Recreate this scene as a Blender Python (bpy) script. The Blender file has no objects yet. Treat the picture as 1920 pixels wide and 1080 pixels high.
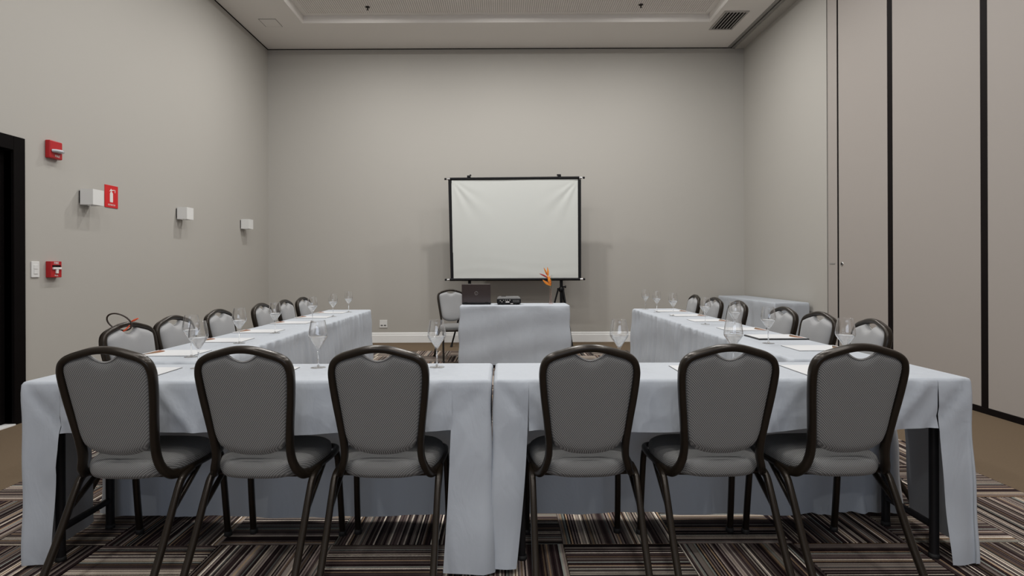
import bpy, bmesh, math, random
from mathutils import Vector, Matrix
PI = math.pi
random.seed(7)
SC = bpy.context.scene
COL = SC.collection

# ---------------------------------------------------------------- camera
cd = bpy.data.cameras.new('camera')
cd.sensor_fit = 'HORIZONTAL'
cd.sensor_width = 36.0
cd.lens = 36.0 * 1100 / 1920
cd.shift_x = 18 / 1920
cd.shift_y = -37 / 1920
cd.clip_start = 0.02
cam = bpy.data.objects.new('camera', cd)
COL.objects.link(cam)
cam.location = (0, 0, 1.2)
cam.rotation_euler = (PI / 2, math.radians(0.22), 0)
SC.camera = cam

# ---------------------------------------------------------------- world + exposure
w = bpy.data.worlds.new('world')
SC.world = w
w.use_nodes = True
w.node_tree.nodes['Background'].inputs[0].default_value = (0.5, 0.5, 0.55, 1)
w.node_tree.nodes['Background'].inputs[1].default_value = 0.05
SC.view_settings.view_transform = 'Standard'
SC.view_settings.look = 'None'
SC.view_settings.exposure = 0.0
SC.view_settings.gamma = 1.0
SC.view_settings.use_curve_mapping = False

# ---------------------------------------------------------------- room numbers
XL, XR, YB, YF, ZC = -3.80, 3.93, 9.53, -5.5, 4.77
RX0, RX1, RY0, RY1, RZ = -2.88, 3.02, -4.4, 8.50, 4.86      # ceiling recess

# ---------------------------------------------------------------- lights (ceiling downlights)
LIGHT_X = (-1.95, 0.07, 2.09)
LIGHT_Y = (7.5, 5.5, 3.6, 1.7, -0.2, -2.1)
LIGHT_P = (48, 27, 22, 22, 27, 25)
for j, ly in enumerate(LIGHT_Y):
    for i, lx in enumerate(LIGHT_X):
        ld = bpy.data.lights.new('downlight_lamp', 'AREA')
        ld.shape = 'DISK'; ld.size = 0.13
        ld.energy = LIGHT_P[j]
        ld.color = (1.0, 0.985, 0.955)
        ld.spread = math.radians(178)
        lo = bpy.data.objects.new('downlight_lamp', ld)
        lo.location = (lx, ly, RZ - 0.016)
        COL.objects.link(lo)
# bluish fill light added behind the camera, large and soft
ld = bpy.data.lights.new('rear_fill', 'AREA')
ld.shape = 'RECTANGLE'; ld.size = 5.2; ld.size_y = 2.2; ld.energy = 45
ld.color = (0.80, 0.87, 1.0)
lo = bpy.data.objects.new('rear_fill', ld)
lo.location = (0, YF + 0.12, 1.9); lo.rotation_euler = (PI / 2, 0, 0)
COL.objects.link(lo)

# ================================================================= materials
def nt_new(name):
    m = bpy.data.materials.new(name); m.use_nodes = True
    nt = m.node_tree
    return m, nt, nt.nodes['Principled BSDF'], nt.links

def mat(name, col, rough=0.5, metal=0.0, bump=0.0, bscale=60, var=0.0, vscale=3.0, spec=0.5, sheen=0.0):
    m, nt, b, L = nt_new(name)
    b.inputs['Base Color'].default_value = (*col, 1)
    b.inputs['Roughness'].default_value = rough
    b.inputs['Metallic'].default_value = metal
    b.inputs['Specular IOR Level'].default_value = spec
    if sheen: b.inputs['Sheen Weight'].default_value = sheen
    tc = nt.nodes.new('ShaderNodeTexCoord')
    n = nt.nodes.new('ShaderNodeTexNoise'); n.inputs['Scale'].default_value = vscale; n.inputs['Detail'].default_value = 4
    L.new(tc.outputs['Object'], n.inputs['Vector'])
    if var > 0:
        r = nt.nodes.new('ShaderNodeMapRange')
        r.inputs['To Min'].default_value = 1 - var; r.inputs['To Max'].default_value = 1 + var
        L.new(n.outputs['Fac'], r.inputs['Value'])
        mx = nt.nodes.new('ShaderNodeMix'); mx.data_type = 'RGBA'; mx.blend_type = 'MULTIPLY'
        mx.inputs[0].default_value = 1; mx.inputs[6].default_value = (*col, 1)
        L.new(r.outputs[0], mx.inputs[7]); L.new(mx.outputs[2], b.inputs['Base Color'])
    if bump > 0:
        n2 = nt.nodes.new('ShaderNodeTexNoise'); n2.inputs['Scale'].default_value = bscale; n2.inputs['Detail'].default_value = 3
        L.new(tc.outputs['Object'], n2.inputs['Vector'])
        bp = nt.nodes.new('ShaderNodeBump'); bp.inputs['Strength'].default_value = bump; bp.inputs['Distance'].default_value = 0.004
        L.new(n2.outputs['Fac'], bp.inputs['Height']); L.new(bp.outputs[0], b.inputs['Normal'])
    return m

M = {}
M['wall'] = mat('wall_paint', (0.435, 0.418, 0.388), 0.75, bump=0.08, bscale=220, var=0.012, vscale=0.7, spec=0.2)
M['panel'] = mat('panel_vinyl', (0.375, 0.342, 0.318), 0.6, bump=0.06, bscale=300, var=0.012, vscale=0.7, spec=0.3)
M['ceiling'] = mat('ceiling_paint', (0.80, 0.775, 0.745), 0.8, bump=0.04, bscale=90, var=0.015, vscale=1, spec=0.2)
M['white_trim'] = mat('white_trim', (0.83, 0.835, 0.83), 0.4, var=0.02, vscale=4)
M['white_plastic'] = mat('white_plastic', (0.72, 0.72, 0.71), 0.35, var=0.01)
M['black_frame'] = mat('black_profile', (0.006, 0.004, 0.004), 0.6, var=0.1, spec=0.1)
M['door_black'] = mat('door_black', (0.004, 0.003, 0.003), 0.7, var=0.2, vscale=8, spec=0.06)
M['backing'] = mat('dark_backing', (0.006, 0.005, 0.005), 0.9, var=0.1, spec=0.1)
M['bronze'] = mat('bronze_metal', (0.020, 0.0145, 0.010), 0.28, metal=0.45, var=0.15, vscale=25)
M['table_metal'] = mat('black_metal', (0.013, 0.012, 0.013), 0.5, metal=0.2, var=0.15, vscale=20, spec=0.3)
M['wood'] = mat('plywood', (0.16, 0.11, 0.07), 0.6, var=0.2, vscale=12)
M['rubber'] = mat('rubber', (0.015, 0.015, 0.015), 0.7, var=0.1)
M['red'] = mat('red_plastic', (0.42, 0.008, 0.012), 0.35, var=0.03)
M['red_sign'] = mat('red_sign', (0.60, 0.008, 0.012), 0.4, var=0.02)
M['ink_white'] = mat('white_ink', (0.75, 0.72, 0.70), 0.5, var=0.01)
M['clear_lens'] = mat('strobe_lens', (0.55, 0.58, 0.62), 0.12, var=0.05, vscale=60)
M['paper'] = mat('paper', (0.60, 0.61, 0.625), 0.7, var=0.01)
M['folder'] = mat('folder_black', (0.02, 0.02, 0.02), 0.5, var=0.05)
M['screen_white'] = mat('screen_fabric', (0.565, 0.58, 0.56), 0.85, bump=0.03, bscale=500, var=0.01, spec=0.1)
M['black_satin'] = mat('black_satin', (0.005, 0.005, 0.006), 0.5, var=0.1, vscale=10, spec=0.2)
M['chrome'] = mat('chrome', (0.6, 0.6, 0.6), 0.25, metal=1, var=0.05)
M['laptop'] = mat('laptop_lid', (0.060, 0.046, 0.046), 0.33, metal=0.3, var=0.08, vscale=40)
M['laptop_edge'] = mat('laptop_edge', (0.22, 0.20, 0.19), 0.4, metal=0.0, var=0.05)
M['proj_top'] = mat('projector_top', (0.12, 0.12, 0.12), 0.45, var=0.08, vscale=15)
M['petal'] = None
M['stem'] = mat('stem_green', (0.05, 0.09, 0.03), 0.5, var=0.2, vscale=30)
M['orange_tip'] = mat('orange_tip', (0.65, 0.09, 0.03), 0.5, var=0.05)
M['leather'] = mat('dark_cord', (0.03, 0.018, 0.012), 0.45, var=0.15, vscale=60)
M['duct'] = mat('vent_dark', (0.03, 0.025, 0.022), 0.7, var=0.1)
M['vent_slat'] = mat('vent_slat', (0.42, 0.40, 0.38), 0.5, var=0.05)
M['track'] = mat('track_aluminium', (0.30, 0.29, 0.275), 0.5, metal=0.2, var=0.04)
M['piping'] = mat('piping_cord', (0.42, 0.42, 0.41), 0.6, var=0.05)
M['lamp_rim'] = M['white_plastic']

def emit(name, col, s):
    m = bpy.data.materials.new(name); m.use_nodes = True
    nt = m.node_tree; nt.nodes.remove(nt.nodes['Principled BSDF'])
    e = nt.nodes.new('ShaderNodeEmission'); e.inputs[0].default_value = (*col, 1); e.inputs[1].default_value = s
    nt.links.new(e.outputs[0], nt.nodes['Material Output'].inputs[0]); return m
M['glow'] = emit('lit_diffuser', (1, 0.95, 0.88), 4)
M['fill_pane_glow'] = emit('glowing_fill_pane', (0.72, 0.82, 1.0), 0.8)  # emission of the added fill pane, out of view

def petal_mat():
    m, nt, b, L = nt_new('petal_orange')
    tc = nt.nodes.new('ShaderNodeTexCoord')
    n = nt.nodes.new('ShaderNodeTexNoise'); n.inputs['Scale'].default_value = 28; n.inputs['Detail'].default_value = 2
    r = nt.nodes.new('ShaderNodeValToRGB')
    r.color_ramp.elements[0].position = 0.35; r.color_ramp.elements[0].color = (0.55, 0.07, 0.015, 1)
    r.color_ramp.elements[1].position = 0.55; r.color_ramp.elements[1].color = (0.80, 0.28, 0.02, 1)
    L.new(tc.outputs['Object'], n.inputs['Vector']); L.new(n.outputs['Fac'], r.inputs[0]); L.new(r.outputs[0], b.inputs['Base Color'])
    b.inputs['Roughness'].default_value = 0.5
    return m
M['petal'] = petal_mat()
M['petal_red'] = mat('petal_red', (0.42, 0.03, 0.02), 0.5, var=0.2, vscale=30)

def cloth_mat(name, col, transl=0.07):
    m, nt, b, L = nt_new(name)
    b.inputs['Base Color'].default_value = (*col, 1)
    b.inputs['Roughness'].default_value = 0.62
    b.inputs['Specular IOR Level'].default_value = 0.25
    tc = nt.nodes.new('ShaderNodeTexCoord')
    mp = nt.nodes.new('ShaderNodeMapping'); mp.inputs['Scale'].default_value = (1, 1, 0.45)
    L.new(tc.outputs['Object'], mp.inputs[0])
    n1 = nt.nodes.new('ShaderNodeTexNoise'); n1.inputs['Scale'].default_value = 9; n1.inputs['Detail'].default_value = 4; n1.inputs['Distortion'].default_value = 0.8
    n2 = nt.nodes.new('ShaderNodeTexNoise'); n2.inputs['Scale'].default_value = 900
    L.new(mp.outputs[0], n1.inputs['Vector']); L.new(tc.outputs['Object'], n2.inputs['Vector'])
    b1 = nt.nodes.new('ShaderNodeBump'); b1.inputs['Strength'].default_value = 0.6; b1.inputs['Distance'].default_value = 0.012
    b2 = nt.nodes.new('ShaderNodeBump'); b2.inputs['Strength'].default_value = 0.08; b2.inputs['Distance'].default_value = 0.001
    L.new(n1.outputs['Fac'], b1.inputs['Height']); L.new(n2.outputs['Fac'], b2.inputs['Height'])
    L.new(b1.outputs[0], b2.inputs['Normal']); L.new(b2.outputs[0], b.inputs['Normal'])
    t = nt.nodes.new('ShaderNodeBsdfTranslucent'); t.inputs[0].default_value = (*col, 1)
    mx = nt.nodes.new('ShaderNodeMixShader'); mx.inputs[0].default_value = transl
    L.new(b.outputs[0], mx.inputs[1]); L.new(t.outputs[0], mx.inputs[2])
    L.new(mx.outputs[0], nt.nodes['Material Output'].inputs[0])
    return m
M['cloth'] = cloth_mat('white_tablecloth', (0.475, 0.508, 0.556))

def fabric_mat():
    """woven houndstooth-like grey upholstery"""
    m, nt, b, L = nt_new('grey_upholstery')
    tc = nt.nodes.new('ShaderNodeTexCoord')
    sx = nt.nodes.new('ShaderNodeSeparateXYZ'); L.new(tc.outputs['Object'], sx.inputs[0])
    def mth(op, a, bb=None, c=None):
        n = nt.nodes.new('ShaderNodeMath'); n.operation = op
        for k, v in enumerate((a, bb, c)):
            if v is None: continue
            if isinstance(v, (int, float)): n.inputs[k].default_value = v
            else: L.new(v, n.inputs[k])
        return n.outputs[0]
    z = mth('ADD', sx.outputs[2], sx.outputs[1])
    u = mth('ADD', sx.outputs[0], mth('MULTIPLY', z, 0.12))
    su = mth('SINE', mth('MULTIPLY', u, 2 * PI / 0.0084)); sv = mth('SINE', mth('MULTIPLY', z, 2 * PI / 0.0084))
    p = mth('MULTIPLY', su, sv)
    r = nt.nodes.new('ShaderNodeValToRGB')
    r.color_ramp.elements[0].position = 0.30; r.color_ramp.elements[0].color = (0.095, 0.095, 0.095, 1)
    r.color_ramp.elements[1].position = 0.80; r.color_ramp.elements[1].color = (0.31, 0.31, 0.305, 1)
    L.new(mth('MULTIPLY_ADD', p, 0.5, 0.5), r.inputs[0])
    L.new(r.outputs[0], b.inputs['Base Color'])
    bp = nt.nodes.new('ShaderNodeBump'); bp.inputs['Strength'].default_value = 0.3; bp.inputs['Distance'].default_value = 0.001
    L.new(p, bp.inputs['Height']); L.new(bp.outputs[0], b.inputs['Normal'])
    b.inputs['Roughness'].default_value = 0.7; b.inputs['Sheen Weight'].default_value = 0.1
    b.inputs['Specular IOR Level'].default_value = 0.25
    return m
M['fabric'] = fabric_mat()
M['front_fabric'] = mat('light_grey_upholstery', (0.27, 0.272, 0.278), 0.55, bump=0.1, bscale=500, var=0.05, vscale=12, spec=0.4, sheen=0.15)

def carpet_mat():
    m, nt, b, L = nt_new('striped_carpet')
    tc = nt.nodes.new('ShaderNodeTexCoord'); oi = nt.nodes.new('ShaderNodeObjectInfo')
    sx = nt.nodes.new('ShaderNodeSeparateXYZ'); L.new(tc.outputs['Object'], sx.inputs[0])
    def mth(op, a, bb=None, c=None):
        n = nt.nodes.new('ShaderNodeMath'); n.operation = op
        for k, v in enumerate((a, bb, c)):
            if v is None: continue
            if isinstance(v, (int, float)): n.inputs[k].default_value = v
            else: L.new(v, n.inputs[k])
        return n.outputs[0]
    nz = nt.nodes.new('ShaderNodeTexNoise'); nz.inputs['Scale'].default_value = 150
    L.new(tc.outputs['Object'], nz.inputs['Vector'])
    yw = mth('MULTIPLY_ADD', mth('SUBTRACT', nz.outputs['Fac'], 0.5), 0.0035, sx.outputs[1])
    k1 = mth('FLOOR', mth('DIVIDE', yw, 0.0066))
    seed = mth('MULTIPLY', oi.outputs['Random'], 977.0)
    wn = nt.nodes.new('ShaderNodeTexWhiteNoise'); wn.noise_dimensions = '1D'
    L.new(mth('ADD', k1, mth('FLOOR', seed)), wn.inputs['W'])
    k2 = mth('FLOOR', mth('DIVIDE', sx.outputs[1], 0.031))
    wn2 = nt.nodes.new('ShaderNodeTexWhiteNoise'); wn2.noise_dimensions = '1D'
    L.new(mth('ADD', k2, mth('FLOOR', mth('MULTIPLY', seed, 3.1))), wn2.inputs['W'])
    r = nt.nodes.new('ShaderNodeValToRGB'); cr = r.color_ramp; cr.interpolation = 'CONSTANT'
    pal = [(0.0, (0.022, 0.012, 0.013)), (0.26, (0.075, 0.052, 0.050)), (0.40, (0.16, 0.125, 0.115)), (0.58, (0.27, 0.22, 0.195)),
           (0.71, (0.21, 0.225, 0.205)), (0.77, (0.28, 0.19, 0.12)), (0.83, (0.45, 0.38, 0.31)), (0.92, (0.62, 0.55, 0.47))]
    cr.elements[0].position = 0; cr.elements[0].color = (*pal[0][1], 1)
    cr.elements[1].position = pal[1][0]; cr.elements[1].color = (*pal[1][1], 1)
    for p, c in pal[2:]:
        e = cr.elements.new(p); e.color = (*c, 1)
    L.new(wn.outputs['Value'], r.inputs[0])
    mr = nt.nodes.new('ShaderNodeMapRange'); mr.inputs['To Min'].default_value = 0.55; mr.inputs['To Max'].default_value = 1.45
    L.new(wn2.outputs['Value'], mr.inputs['Value'])
    pile = nt.nodes.new('ShaderNodeTexNoise'); pile.inputs['Scale'].default_value = 420; pile.inputs['Detail'].default_value = 2
    L.new(tc.outputs['Object'], pile.inputs['Vector'])
    mp = nt.nodes.new('ShaderNodeMapRange'); mp.inputs['From Min'].default_value = 0.3; mp.inputs['From Max'].default_value = 0.7
    mp.inputs['To Min'].default_value = 0.6; mp.inputs['To Max'].default_value = 1.3
    L.new(pile.outputs['Fac'], mp.inputs['Value'])
    odd = mth('MULTIPLY_ADD', mth('MODULO', mth('ADD', k1, 1000.0), 2.0), -0.72, 1.22)
    f = mth('MULTIPLY', mth('MULTIPLY', mr.outputs[0], odd), mp.outputs[0])
    mx = nt.nodes.new('ShaderNodeMix'); mx.data_type = 'RGBA'; mx.blend_type = 'MULTIPLY'; mx.inputs[0].default_value = 1
    L.new(r.outputs[0], mx.inputs[6]); L.new(f, mx.inputs[7]); L.new(mx.outputs[2], b.inputs['Base Color'])
    bp = nt.nodes.new('ShaderNodeBump'); bp.inputs['Strength'].default_value = 0.5; bp.inputs['Distance'].default_value = 0.003
    L.new(pile.outputs['Fac'], bp.inputs['Height']); L.new(bp.outputs[0], b.inputs['Normal'])
    b.inputs['Roughness'].default_value = 0.95; b.inputs['Specular IOR Level'].default_value = 0.1
    return m
M['carpet'] = carpet_mat()
M['beige'] = mat('beige_carpet', (0.150, 0.110, 0.073), 0.95, bump=0.5, bscale=400, var=0.12, vscale=90, spec=0.1)

def grille_mat():
    m, nt, b, L = nt_new('perforated_ceiling')
    tc = nt.nodes.new('ShaderNodeTexCoord'); sx = nt.nodes.new('ShaderNodeSeparateXYZ'); L.new(tc.outputs['Object'], sx.inputs[0])
    def mth(op, a, bb=None):
        n = nt.nodes.new('ShaderNodeMath'); n.operation = op
        for k, v in enumerate((a, bb)):
            if v is None: continue
            if isinstance(v, (int, float)): n.inputs[k].default_value = v
            else: L.new(v, n.inputs[k])
        return n.outputs[0]
    s1 = mth('SINE', mth('MULTIPLY', sx.outputs[0], 2 * PI / 0.030)); s2 = mth('SINE', mth('MULTIPLY', sx.outputs[1], 2 * PI / 0.030))
    p = mth('ADD', s1, mth('MULTIPLY', s2, 0.55))
    r = nt.nodes.new('ShaderNodeValToRGB')
    r.color_ramp.elements[0].position = 0.35; r.color_ramp.elements[0].color = (0.86, 0.82, 0.79, 1)
    r.color_ramp.elements[1].position = 0.95; r.color_ramp.elements[1].color = (0.46, 0.43, 0.41, 1)
    L.new(mth('ADD', mth('MULTIPLY', p, 0.4), 0.5), r.inputs[0]); L.new(r.outputs[0], b.inputs['Base Color'])
    bp = nt.nodes.new('ShaderNodeBump'); bp.invert = True; bp.inputs['Strength'].default_value = 0.5; bp.inputs['Distance'].default_value = 0.004
    L.new(p, bp.inputs['Height']); L.new(bp.outputs[0], b.inputs['Normal'])
    b.inputs['Roughness'].default_value = 0.8
    return m
M['grille'] = grille_mat()

def glass_mat(name, ior, col=(1, 1, 1), rough=0.0):
    m, nt, b, L = nt_new(name)
    b.inputs['Base Color'].default_value = (*col, 1)
    b.inputs['Transmission Weight'].default_value = 1.0
    b.inputs['IOR'].default_value = ior
    b.inputs['Roughness'].default_value = rough
    n = nt.nodes.new('ShaderNodeTexNoise'); n.inputs['Scale'].default_value = 12
    tc = nt.nodes.new('ShaderNodeTexCoord'); L.new(tc.outputs['Object'], n.inputs['Vector'])
    bp = nt.nodes.new('ShaderNodeBump'); bp.inputs['Strength'].default_value = 0.01; bp.inputs['Distance'].default_value = 0.001
    L.new(n.outputs['Fac'], bp.inputs['Height']); L.new(bp.outputs[0], b.inputs['Normal'])
    return m
def thin_glass(name, tint=(1, 1, 1), lo=0.07, hi=0.92, power=2.6):
    m = bpy.data.materials.new(name); m.use_nodes = True; nt = m.node_tree; L = nt.links
    nt.nodes.remove(nt.nodes['Principled BSDF'])
    tr = nt.nodes.new('ShaderNodeBsdfTransparent'); tr.inputs[0].default_value = (*tint, 1)
    gl = nt.nodes.new('ShaderNodeBsdfGlossy'); gl.inputs['Roughness'].default_value = 0.02; gl.inputs[0].default_value = (0.95, 0.95, 0.95, 1)
    lw = nt.nodes.new('ShaderNodeLayerWeight'); lw.inputs[0].default_value = 0.5
    pw = nt.nodes.new('ShaderNodeMath'); pw.operation = 'POWER'; pw.inputs[1].default_value = power; L.new(lw.outputs['Facing'], pw.inputs[0])
    mr = nt.nodes.new('ShaderNodeMapRange'); mr.inputs['To Min'].default_value = lo; mr.inputs['To Max'].default_value = hi; L.new(pw.outputs[0], mr.inputs['Value'])
    mx = nt.nodes.new('ShaderNodeMixShader'); L.new(mr.outputs[0], mx.inputs[0]); L.new(tr.outputs[0], mx.inputs[1]); L.new(gl.outputs[0], mx.inputs[2])
    L.new(mx.outputs[0], nt.nodes['Material Output'].inputs[0]); return m
def soft_glass(name, ior, k, tint=(1, 1, 1), glow=0.0):
    m, nt, b, L = nt_new(name); nt.nodes.remove(b)
    g_ = nt.nodes.new('ShaderNodeBsdfGlass'); g_.inputs['IOR'].default_value = ior; g_.inputs['Roughness'].default_value = 0.0; g_.inputs[0].default_value = (*tint, 1)
    tr = nt.nodes.new('ShaderNodeBsdfTransparent'); tr.inputs[0].default_value = (*tint, 1)
    mx = nt.nodes.new('ShaderNodeMixShader'); mx.inputs[0].default_value = k
    L.new(g_.outputs[0], mx.inputs[1]); L.new(tr.outputs[0], mx.inputs[2]); out = mx
    if glow:
        df = nt.nodes.new('ShaderNodeBsdfDiffuse'); df.inputs[0].default_value = (0.9, 0.92, 0.94, 1)
        m2 = nt.nodes.new('ShaderNodeMixShader'); m2.inputs[0].default_value = glow
        L.new(mx.outputs[0], m2.inputs[1]); L.new(df.outputs[0], m2.inputs[2]); out = m2
    L.new(out.outputs[0], nt.nodes['Material Output'].inputs[0]); return m
M['glass'] = thin_glass('clear_glass')
M['solid_glass'] = soft_glass('stem_glass', 1.45, 0.35)
M['water'] = soft_glass('water', 1.33, 0.12, glow=0.22)  # pale diffuse share imitates caustic brightness inside the water
M['pink_glass'] = thin_glass('pinkish_glass', (1.0, 0.90, 0.88), 0.08, 0.8)

def print_mat():
    m, nt, b, L = nt_new('printed_band')
    tc = nt.nodes.new('ShaderNodeTexCoord'); sx = nt.nodes.new('ShaderNodeSeparateXYZ'); L.new(tc.outputs['Object'], sx.inputs[0])
    mr = nt.nodes.new('ShaderNodeMapRange'); mr.inputs['From Min'].default_value = -0.10; mr.inputs['From Max'].default_value = 0.10
    L.new(sx.outputs[0], mr.inputs['Value'])
    r = nt.nodes.new('ShaderNodeValToRGB')
    r.color_ramp.elements[0].position = 0; r.color_ramp.elements[0].color = (0.27, 0.085, 0.045, 1)
    r.color_ramp.elements[1].position = 1; r.color_ramp.elements[1].color = (0.03, 0.02, 0.015, 1)
    e = r.color_ramp.elements.new(0.5); e.color = (0.20, 0.11, 0.05, 1)
    L.new(mr.outputs[0], r.inputs[0]); L.new(r.outputs[0], b.inputs['Base Color']); b.inputs['Roughness'].default_value = 0.6
    return m
M['print'] = print_mat()

# ================================================================= mesh helpers
class MB:
    def __init__(s): s.v = []; s.f = []; s.sm = []
    def add(s, vs, fs, smooth=False):
        o = len(s.v); s.v += [tuple(p) for p in vs]
        for f in fs: s.f.append(tuple(o + k for k in f)); s.sm.append(smooth)
        return s
    def box(s, x0, x1, y0, y1, z0, z1):
        vs = [(x0, y0, z0), (x1, y0, z0), (x1, y1, z0), (x0, y1, z0), (x0, y0, z1), (x1, y0, z1), (x1, y1, z1), (x0, y1, z1)]
        return s.add(vs, [(0, 3, 2, 1), (4, 5, 6, 7), (0, 1, 5, 4), (1, 2, 6, 5), (2, 3, 7, 6), (3, 0, 4, 7)])
    def rbox(s, x0, x1, y0, y1, z0, z1, r=0.004):
        bm = bmesh.new(); bmesh.ops.create_cube(bm, size=1)
        for v in bm.verts: v.co = Vector(((x0 + x1) / 2 + v.co.x * (x1 - x0), (y0 + y1) / 2 + v.co.y * (y1 - y0), (z0 + z1) / 2 + v.co.z * (z1 - z0)))
        bmesh.ops.bevel(bm, geom=bm.edges[:], offset=r, segments=2, affect='EDGES', profile=0.5)
        s.bm(bm, False); bm.free(); return s
    def bm(s, bm, smooth=False):
        bm.verts.ensure_lookup_table(); bm.verts.index_update()
        return s.add([v.co[:] for v in bm.verts], [[v.index for v in f.verts] for f in bm.faces], smooth)
    def tube(s, pts, ra, rb=None, n=10, up=(0, 0, 1), closed=False, caps=True, power=1.0):
        """sweep an oval section; ra across 'side', rb along the other"""
        pts = [Vector(p) for p in pts]; rb = rb or ra; N = len(pts); up = Vector(up)
        vs = []
        for i, p in enumerate(pts):
            a = pts[(i - 1) % N] if (closed or i > 0) else p
            c = pts[(i + 1) % N] if (closed or i < N - 1) else p
            t = (c - a).normalized()
            sd = t.cross(up)
            if sd.length < 1e-4: sd = t.cross(Vector((0, 1, 0)))
            sd.normalize(); u2 = sd.cross(t).normalized()
            A = ra[i] if isinstance(ra, (list, tuple)) else ra
            B = rb[i] if isinstance(rb, (list, tuple)) else rb
            for k in range(n):
                th = 2 * PI * (k + 0.5) / n
                cx, sy = math.cos(th), math.sin(th)
                cx = math.copysign(abs(cx) ** power, cx); sy = math.copysign(abs(sy) ** power, sy)
                vs.append(p + sd * (A * cx) + u2 * (B * sy))
        fs = []
        for i in range(N if closed else N - 1):
            for k in range(n):
                a = i * n + k; b = i * n + (k + 1) % n; j = ((i + 1) % N) * n
                fs.append((a, b, j + (k + 1) % n, j + k))
        s.add(vs, fs, True)
        if caps and not closed:
            s.add(vs[:n], [tuple(range(n))[::-1]]); s.add(vs[-n:], [tuple(range(n))])
        return s
    def cyl(s, a, b, r0, r1=None, n=16, caps=True):
        return s.tube([a, b], [r0, r1 if r1 is not None else r0], None, n, up=(0.01, 1, 0.02) if abs((Vector(b) - Vector(a)).normalized().y) < 0.9 else (0, 0, 1), caps=caps)
    def lathe(s, prof, n=32, c=(0, 0, 0), smooth=True):
        vs = []; 
        for r, z in prof:
            for k in range(n):
                t = 2 * PI * k / n; vs.append((c[0] + r * math.cos(t), c[1] + r * math.sin(t), c[2] + z))
        fs = []
        for i in range(len(prof) - 1):
            for k in range(n):
                fs.append((i * n + k, i * n + (k + 1) % n, (i + 1) * n + (k + 1) % n, (i + 1) * n + k))
        s.add(vs, fs, smooth); return s
    def poly(s, pts, axis_fn, d0, d1):
        """extruded outline: axis_fn(u, v, d) -> xyz"""
        n = len(pts)
        vs = [axis_fn(u, v, d0) for u, v in pts] + [axis_fn(u, v, d1) for u, v in pts]
        fs = [tuple(range(n))[::-1], tuple(range(n, 2 * n))] + [(k, (k + 1) % n, n + (k + 1) % n, n + k) for k in range(n)]
        return s.add(vs, fs)
    def mesh(s, name, m, fix=True):
        me = bpy.data.meshes.new(name); me.from_pydata(s.v, [], s.f)
        me.polygons.foreach_set('use_smooth', s.sm)
        if fix:
            bm = bmesh.new(); bm.from_mesh(me); bmesh.ops.recalc_face_normals(bm, faces=bm.faces[:]); bm.to_mesh(me); bm.free()
        me.materials.append(m); me.update(); return me
    def obj(s, name, m, parent=None, loc=None, rz=None, fix=True):
        o = bpy.data.objects.new(name, s.mesh(name, m, fix)); COL.objects.link(o)
        if parent: o.parent = parent
        if loc: o.location = loc
        if rz is not None: o.rotation_euler = (0, 0, rz)
        return o

def empty(name, loc=(0, 0, 0), rz=0, label=None, cat=None, group=None):
    o = bpy.data.objects.new(name, None); COL.objects.link(o); o.location = loc; o.rotation_euler = (0, 0, rz)
    o.empty_display_size = 0.1
    tag(o, label, cat, group); return o
def tag(o, label=None, cat=None, group=None, kind=None):
    if label: o['label'] = label
    if cat: o['category'] = cat
    if group: o['group'] = group
    if kind: o['kind'] = kind
    return o
def struct(o, label=None, cat=None): 
    o['kind'] = 'structure'
    if label: o['label'] = label
    if cat: o['category'] = cat
    return o
def copy_tree(root, loc, rz, label, group=None):
    r = root.copy(); COL.objects.link(r); r.location = loc; r.rotation_euler = (0, 0, rz); r['label'] = label
    if group: r['group'] = group
    for ch in list(root.children):
        c = ch.copy(); COL.objects.link(c); c.parent = r
        for g in list(ch.children):
            d = g.copy(); COL.objects.link(d); d.parent = c
    return r
def text_obj(txt, name, m, parent, matrix, size, ext=0.0006, mirror=False):
    cu = bpy.data.curves.new('t', 'FONT'); cu.body = txt; cu.size = size; cu.extrude = ext; cu.align_x = 'CENTER'; cu.align_y = 'CENTER'
    cu.resolution_u = 3
    to = bpy.data.objects.new('t', cu); COL.objects.link(to)
    dg = bpy.context.evaluated_depsgraph_get(); dg.update()
    me = bpy.data.meshes.new_from_object(to.evaluated_get(dg))
    bpy.data.objects.remove(to); bpy.data.curves.remove(cu)
    me.transform(matrix); me.materials.clear(); me.materials.append(m); me.name = name
    o = bpy.data.objects.new(name, me); COL.objects.link(o); o.parent = parent
    return o
def smoothpath(pts, n=6):
    """Catmull-Rom through pts"""
    P = [Vector(p) for p in pts]; out = []
    for i in range(len(P) - 1):
        p0 = P[i - 1] if i > 0 else P[0] * 2 - P[1]; p1 = P[i]; p2 = P[i + 1]; p3 = P[i + 2] if i + 2 < len(P) else P[-1] * 2 - P[-2]
        for k in range(n):
            t = k / n
            out.append(0.5 * ((2 * p1) + (-p0 + p2) * t + (2 * p0 - 5 * p1 + 4 * p2 - p3) * t * t + (-p0 + 3 * p1 - 3 * p2 + p3) * t ** 3))
    out.append(P[-1]); return out

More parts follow.
